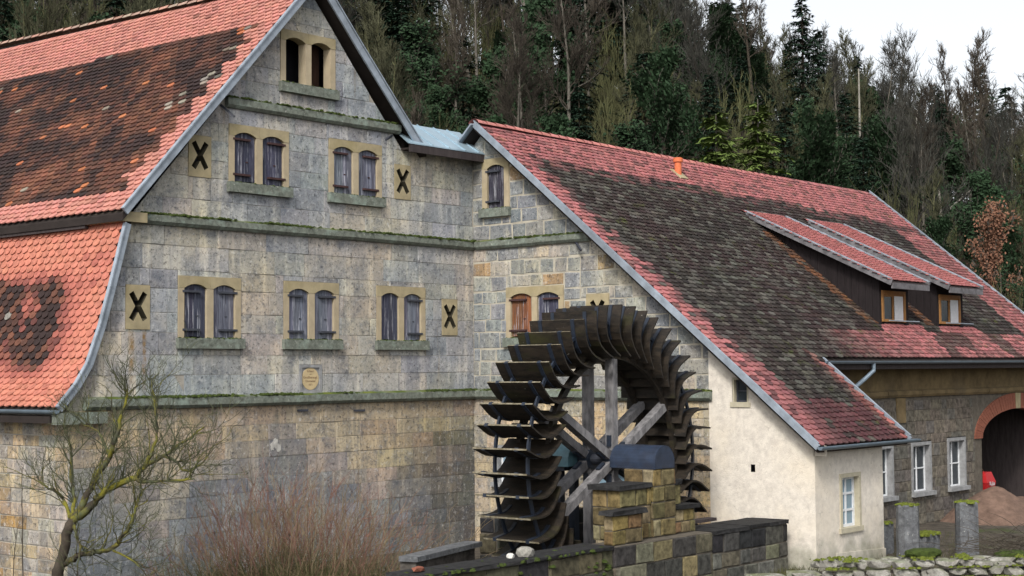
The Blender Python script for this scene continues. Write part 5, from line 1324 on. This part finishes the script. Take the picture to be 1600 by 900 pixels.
def leafy(H, rad, seed, n, sz=1.0):
    """bushy crown of small leaves on a bare framework"""
    t, c0 = bare_tree(H, 0.09, 0.34, seed, 0.25, 14, 0.5); c = MB(); random.seed(seed)
    src = c0.v
    for i in range(n):
        p = Vector(random.choice(src)) + Vector((random.gauss(0, .12), random.gauss(0, .12), random.gauss(0, .12)))
        a = Vector((random.gauss(0, 1), random.gauss(0, 1), random.gauss(0, 1))).normalized(); b = a.orthogonal().normalized(); s_ = random.uniform(0.06, 0.13) * sz
        c.add([p - a * s_, p + b * s_ * 0.6, p + a * s_, p - b * s_ * 0.6], [(0, 1, 2, 3)])
    t.add(c0.v, c0.f)
    return t, c
def coppice(H, seed, n=16, w_=0.9):
    random.seed(seed); t = MB(); c = MB()
    for i in range(n):
        p = V(random.gauss(0, w_ * 0.4), random.gauss(0, w_ * 0.4), -0.2); d = V(p.x * 0.28 + random.gauss(0, .07), p.y * 0.28 + random.gauss(0, .07), 1)
        h = H * random.uniform(0.55, 1.05); P1, R1, e1 = stem(t, p, d, h, 0.035, 7, 0.05, 4, 0.02, 0.25)
        for _ in range(11):
            q = random.randrange(2, 7); P2, R2, e2 = stem(c, P1[q], (side_dir(P1[q] - P1[q - 1], random.uniform(0.3, 0.7)) + V(0, 0, 0.35)).normalized(), h * random.uniform(0.12, 0.3), 0.014, 4, 0.12, 3, 0.04, 0.4)
            for _ in range(5): stem(c, random.choice(P2[1:]), (side_dir(e2, random.uniform(0.3, 0.7)) + V(0, 0, 0.3)).normalized(), h * random.uniform(0.05, 0.12), 0.009, 2, 0.12, 3, 0.04, 0.5)
    return t, c
def proto(tc, tm, cm):
    t, c = tc; return (t.mesh('trunk', tm), c.mesh('crown', cm))
KB = [proto(bare_tree(15.5, 0.17, 0.17, 101, 0.5), 'bark_grey', 'twig_grey'), proto(bare_tree(17.0, 0.19, 0.16, 102, 0.5), 'bark_dark', 'twig_brown'),
      proto(bare_tree(14.0, 0.15, 0.20, 103, 0.42), 'bark_grey', 'twig_brown'), proto(bare_tree(16.0, 0.15, 0.15, 104, 0.55, 18), 'bark_grey', 'twig_grey'), proto(bare_tree(13.0, 0.17, 0.30, 105, 0.3, 26), 'bark_dark', 'twig_grey'),
      proto(bare_tree(10.5, 0.12, 0.27, 106, 0.22, 26), 'bark_olive', 'twig_moss'), proto(bare_tree(12.0, 0.12, 0.22, 107, 0.3, 24), 'bark_olive', 'twig_moss')]
KS = [proto(spruce(14.5, 3.5, 201, 0.4), 'bark_dark', 'needles_dark'), proto(spruce(12.0, 3.1, 202, 0.4, 1.0, 0.1), 'bark_dark', 'needles_dark'), proto(spruce(15.5, 3.5, 203, 0.42, 1.0, 0.10), 'bark_dark', 'needles_dark')]
KP = [proto(spruce(9.5, 2.5, 301, 0.22, 1.0, 0.08), 'bark_grey', 'needles_light'), proto(spruce(8.0, 2.4, 302, 0.2, 1.0, 0.08), 'bark_grey', 'needles_light')]
KC = [proto(coppice(5.5, 401), 'twig_olive', 'twig_olive'), proto(coppice(4.5, 402), 'bark_grey', 'twig_olive'), proto(coppice(6.5, 403, 20, 1.3), 'twig_olive', 'twig_olive'), proto(coppice(4.2, 404, 22, 1.3), 'bark_grey', 'twig_brown')]
KL = [proto(leafy(6.0, 2, 501, 3600, 0.6), 'bark_grey', 'dead_leaves')]
KI = [proto(leafy(7.5, 2, 601, 7000), 'bark_grey', 'evergreen_leaves'), proto(leafy(6.0, 2, 602, 5200), 'bark_dark', 'evergreen_leaves')]
random.seed(77)
def plant(name, pr, d, s, scale, label, cat, group=None, rot=None, tilt=(0, 0), dz=0.0):
    o = empty(name, P_ds(d, s, hill_h(d, s) + dz), label, cat, group); o.rotation_euler = (tilt[0], tilt[1], random.uniform(0, 6.28) if rot is None else rot); o.scale = (scale, scale, scale * random.uniform(0.93, 1.07))
    for me, nm in zip(pr, ('trunk', 'crown')):
        c = bpy.data.objects.new(nm, me); COL.objects.link(c); c.parent = o
    return o
def px_s(x, d): return (x - 800) / 2400.0 * d
# rows of wood, jittered
def where(x):
    return ('behind the mill roof' if x < 470 else 'between mill gable and barn gable' if x < 760 else 'above the near barn ridge' if x < 1080 else 'above the far barn ridge' if x < 1370 else 'beyond the far verge of the barn')
KBN = ['grey leafless tree', 'tall dark-trunked leafless tree', 'brown-twigged leafless tree', 'slender straight leafless tree', 'broad-crowned leafless tree', 'mossy green leafless tree', 'slim mossy leafless tree']
KCN = ['slender olive green shrub', 'low olive-twigged shrub', 'tall spreading olive green shrub', 'low brown-twigged shrub']
nb_ = 0; nsp = 0
for row, d in enumerate([68, 73, 78, 83, 88, 94, 100, 106, 112, 118, 124, 129, 133, 137]):
    w_ = 0.365 * d; step = 2.2 if row > 9 else 2.6 if row > 6 else 3.4; s = -w_ + random.uniform(0, step)
    while s < w_:
        x = 800 + 2400 * s / d
        dd = d + random.uniform(-2.5, 2.5); sc_ = random.uniform(0.72, 1.12)
        if x > 1080: sc_ = random.uniform(0.62, 0.86)
        if x > 1080 and row >= 9: sc_ *= random.uniform(0.85, 1.0)
        dens = 0.95 if row >= 3 else 0.5
        sp_p = 0.52 if (2 <= row <= 9 and 900 < x < 1500) else 0.45 if 540 < x < 660 and row < 9 else 0.12 if row < 8 else 0.03
        if abs(x - 1188) < 48 and dd < 84 or abs(x - 1122) < 40 and dd < 84: s += 1.0; continue
        far = 'low on the hillside ' if row < 5 else 'halfway up the hillside ' if row < 10 else 'on the hill crest '
        if random.random() < dens:
            if random.random() < sp_p and row < 11:
                plant('spruce_tree', random.choice(KS), dd, s, sc_ * random.uniform(0.75, 0.95), 'dark green spruce ' + far + where(x), 'tree', 'dark spruces scattered through the hillside wood')
            else:
                q = random.choice((0, 1, 2, 2, 3, 4, 4, 6) if row >= 6 else (2, 4, 5, 5, 6, 6))
                if q < 5 and nb_ >= 300: q = 6
                nb_ += q < 5
                if q > 4 and row >= 6: sc_ *= 1.2
                plant('bare_tree' if q < 5 else 'mossy_tree', KB[q], dd, s, sc_, KBN[q] + ' ' + far + where(x), 'tree', 'bare trees of the hillside wood' if q < 5 else 'mossy trees of the hillside wood')
        s += step * random.uniform(0.75, 1.25)
print('bare trees', nb_)
for row, d in enumerate((66, 69, 73, 77, 82, 87, 93, 100, 108, 117, 127)):
    s = -0.36 * d + random.uniform(0, 4)
    while s < 0.37 * d:
        k = random.random(); x = 800 + 2400 * s / d; far = 'low down ' if row < 4 else 'higher up '
        if abs(x - 1188) < 40 and d < 84 or abs(x - 1122) < 36 and d < 84: pass
        elif k < 0.50:
            q = random.randrange(4); plant('hillside_shrub', KC[q], d + random.uniform(-2, 2), s, random.uniform(0.75, 1.35), KCN[q] + ' ' + far + where(x), 'shrub', 'many-stemmed shrubs in the wood')
        else: plant('ivy_tree', random.choice(KI), d + random.uniform(-2, 2), s, random.uniform(0.7, 1.35), 'dark ivy-clad small tree ' + far + where(x), 'tree', 'ivy-clad small trees on the hillside')
        s += random.uniform(2.2, 3.8)
# trees one can pick out
TD = 'tree'
plant('spruce_tree', KS[0], 124, px_s(1540, 124), 0.82, 'pointed spruce on the skyline, left of the pair at far right', TD)
plant('spruce_tree', KS[1], 123, px_s(1578, 123), 0.95, 'pointed spruce on the skyline, right of the pair at far right', TD)
plant('spruce_tree', KS[2], 118, px_s(1022, 118), 0.95, 'tall dark spruce rising to the frame top above the barn ridge', TD)
plant('spruce_tree', KS[2], 96, px_s(590, 96), 1.0, 'tall dark spruce beside the mill gable', TD)
plant('spruce_tree', KS[0], 124, px_s(1345, 124), 0.66, 'dark spruce on the skyline beside the wide bare crown', TD)
plant('spruce_tree', KS[0], 124, px_s(1165, 124), 0.72, 'dark spruce on the skyline near the left end of the sky', TD)
plant('pine_tree', KP[0], 73, px_s(1188, 73), 1.22, 'bright yellow-green young conifer above the barn ridge', TD, dz=0.0)
plant('pine_tree', KP[1], 72, px_s(1122, 72), 1.25, 'smaller bright green young conifer left of the yellow-green one', TD, dz=0.0)
plant('bare_tree', KB[4], 122, px_s(1400, 122), 0.92, 'bare tree with wide rounded crown against the sky', TD)
plant('beech_tree', KL[0], 74, px_s(1562, 74), 1.25, 'small beech with rusty brown leaves at right edge', TD)
plant('beech_tree', KL[0], 80, px_s(1592, 80), 0.8, 'rusty leaved beech bush cut by the right frame edge', TD)
for x, d, L, r, lean, lb_ in ((1348, 92, 10, 0.09, 0.0, 'straight pale bare trunk left of the leaning one'), (1412, 90, 9, 0.09, 0.12, 'pale thin trunk leaning right in the wood'), (1478, 84, 5.5, 0.13, -0.05, 'broken pale trunk standing behind the far verge'), (1395, 88, 6.5, 0.08, 0.85, 'pale fallen trunk propped diagonally')):
    s = px_s(x, d); o = empty('pale_trunk', P_ds(d, s, hill_h(d, s)), lb_, 'trunk'); mb = MB()
    mb.tube([P_ds(d, s + L * t * math.sin(lean), hill_h(d, s) + L * t * math.cos(lean)) for t in (0, 0.3, 0.7, 1.0)], [r, r * 0.9, r * 0.7, r * 0.45], 8); mb.build('trunk', 'bark_pale', o)
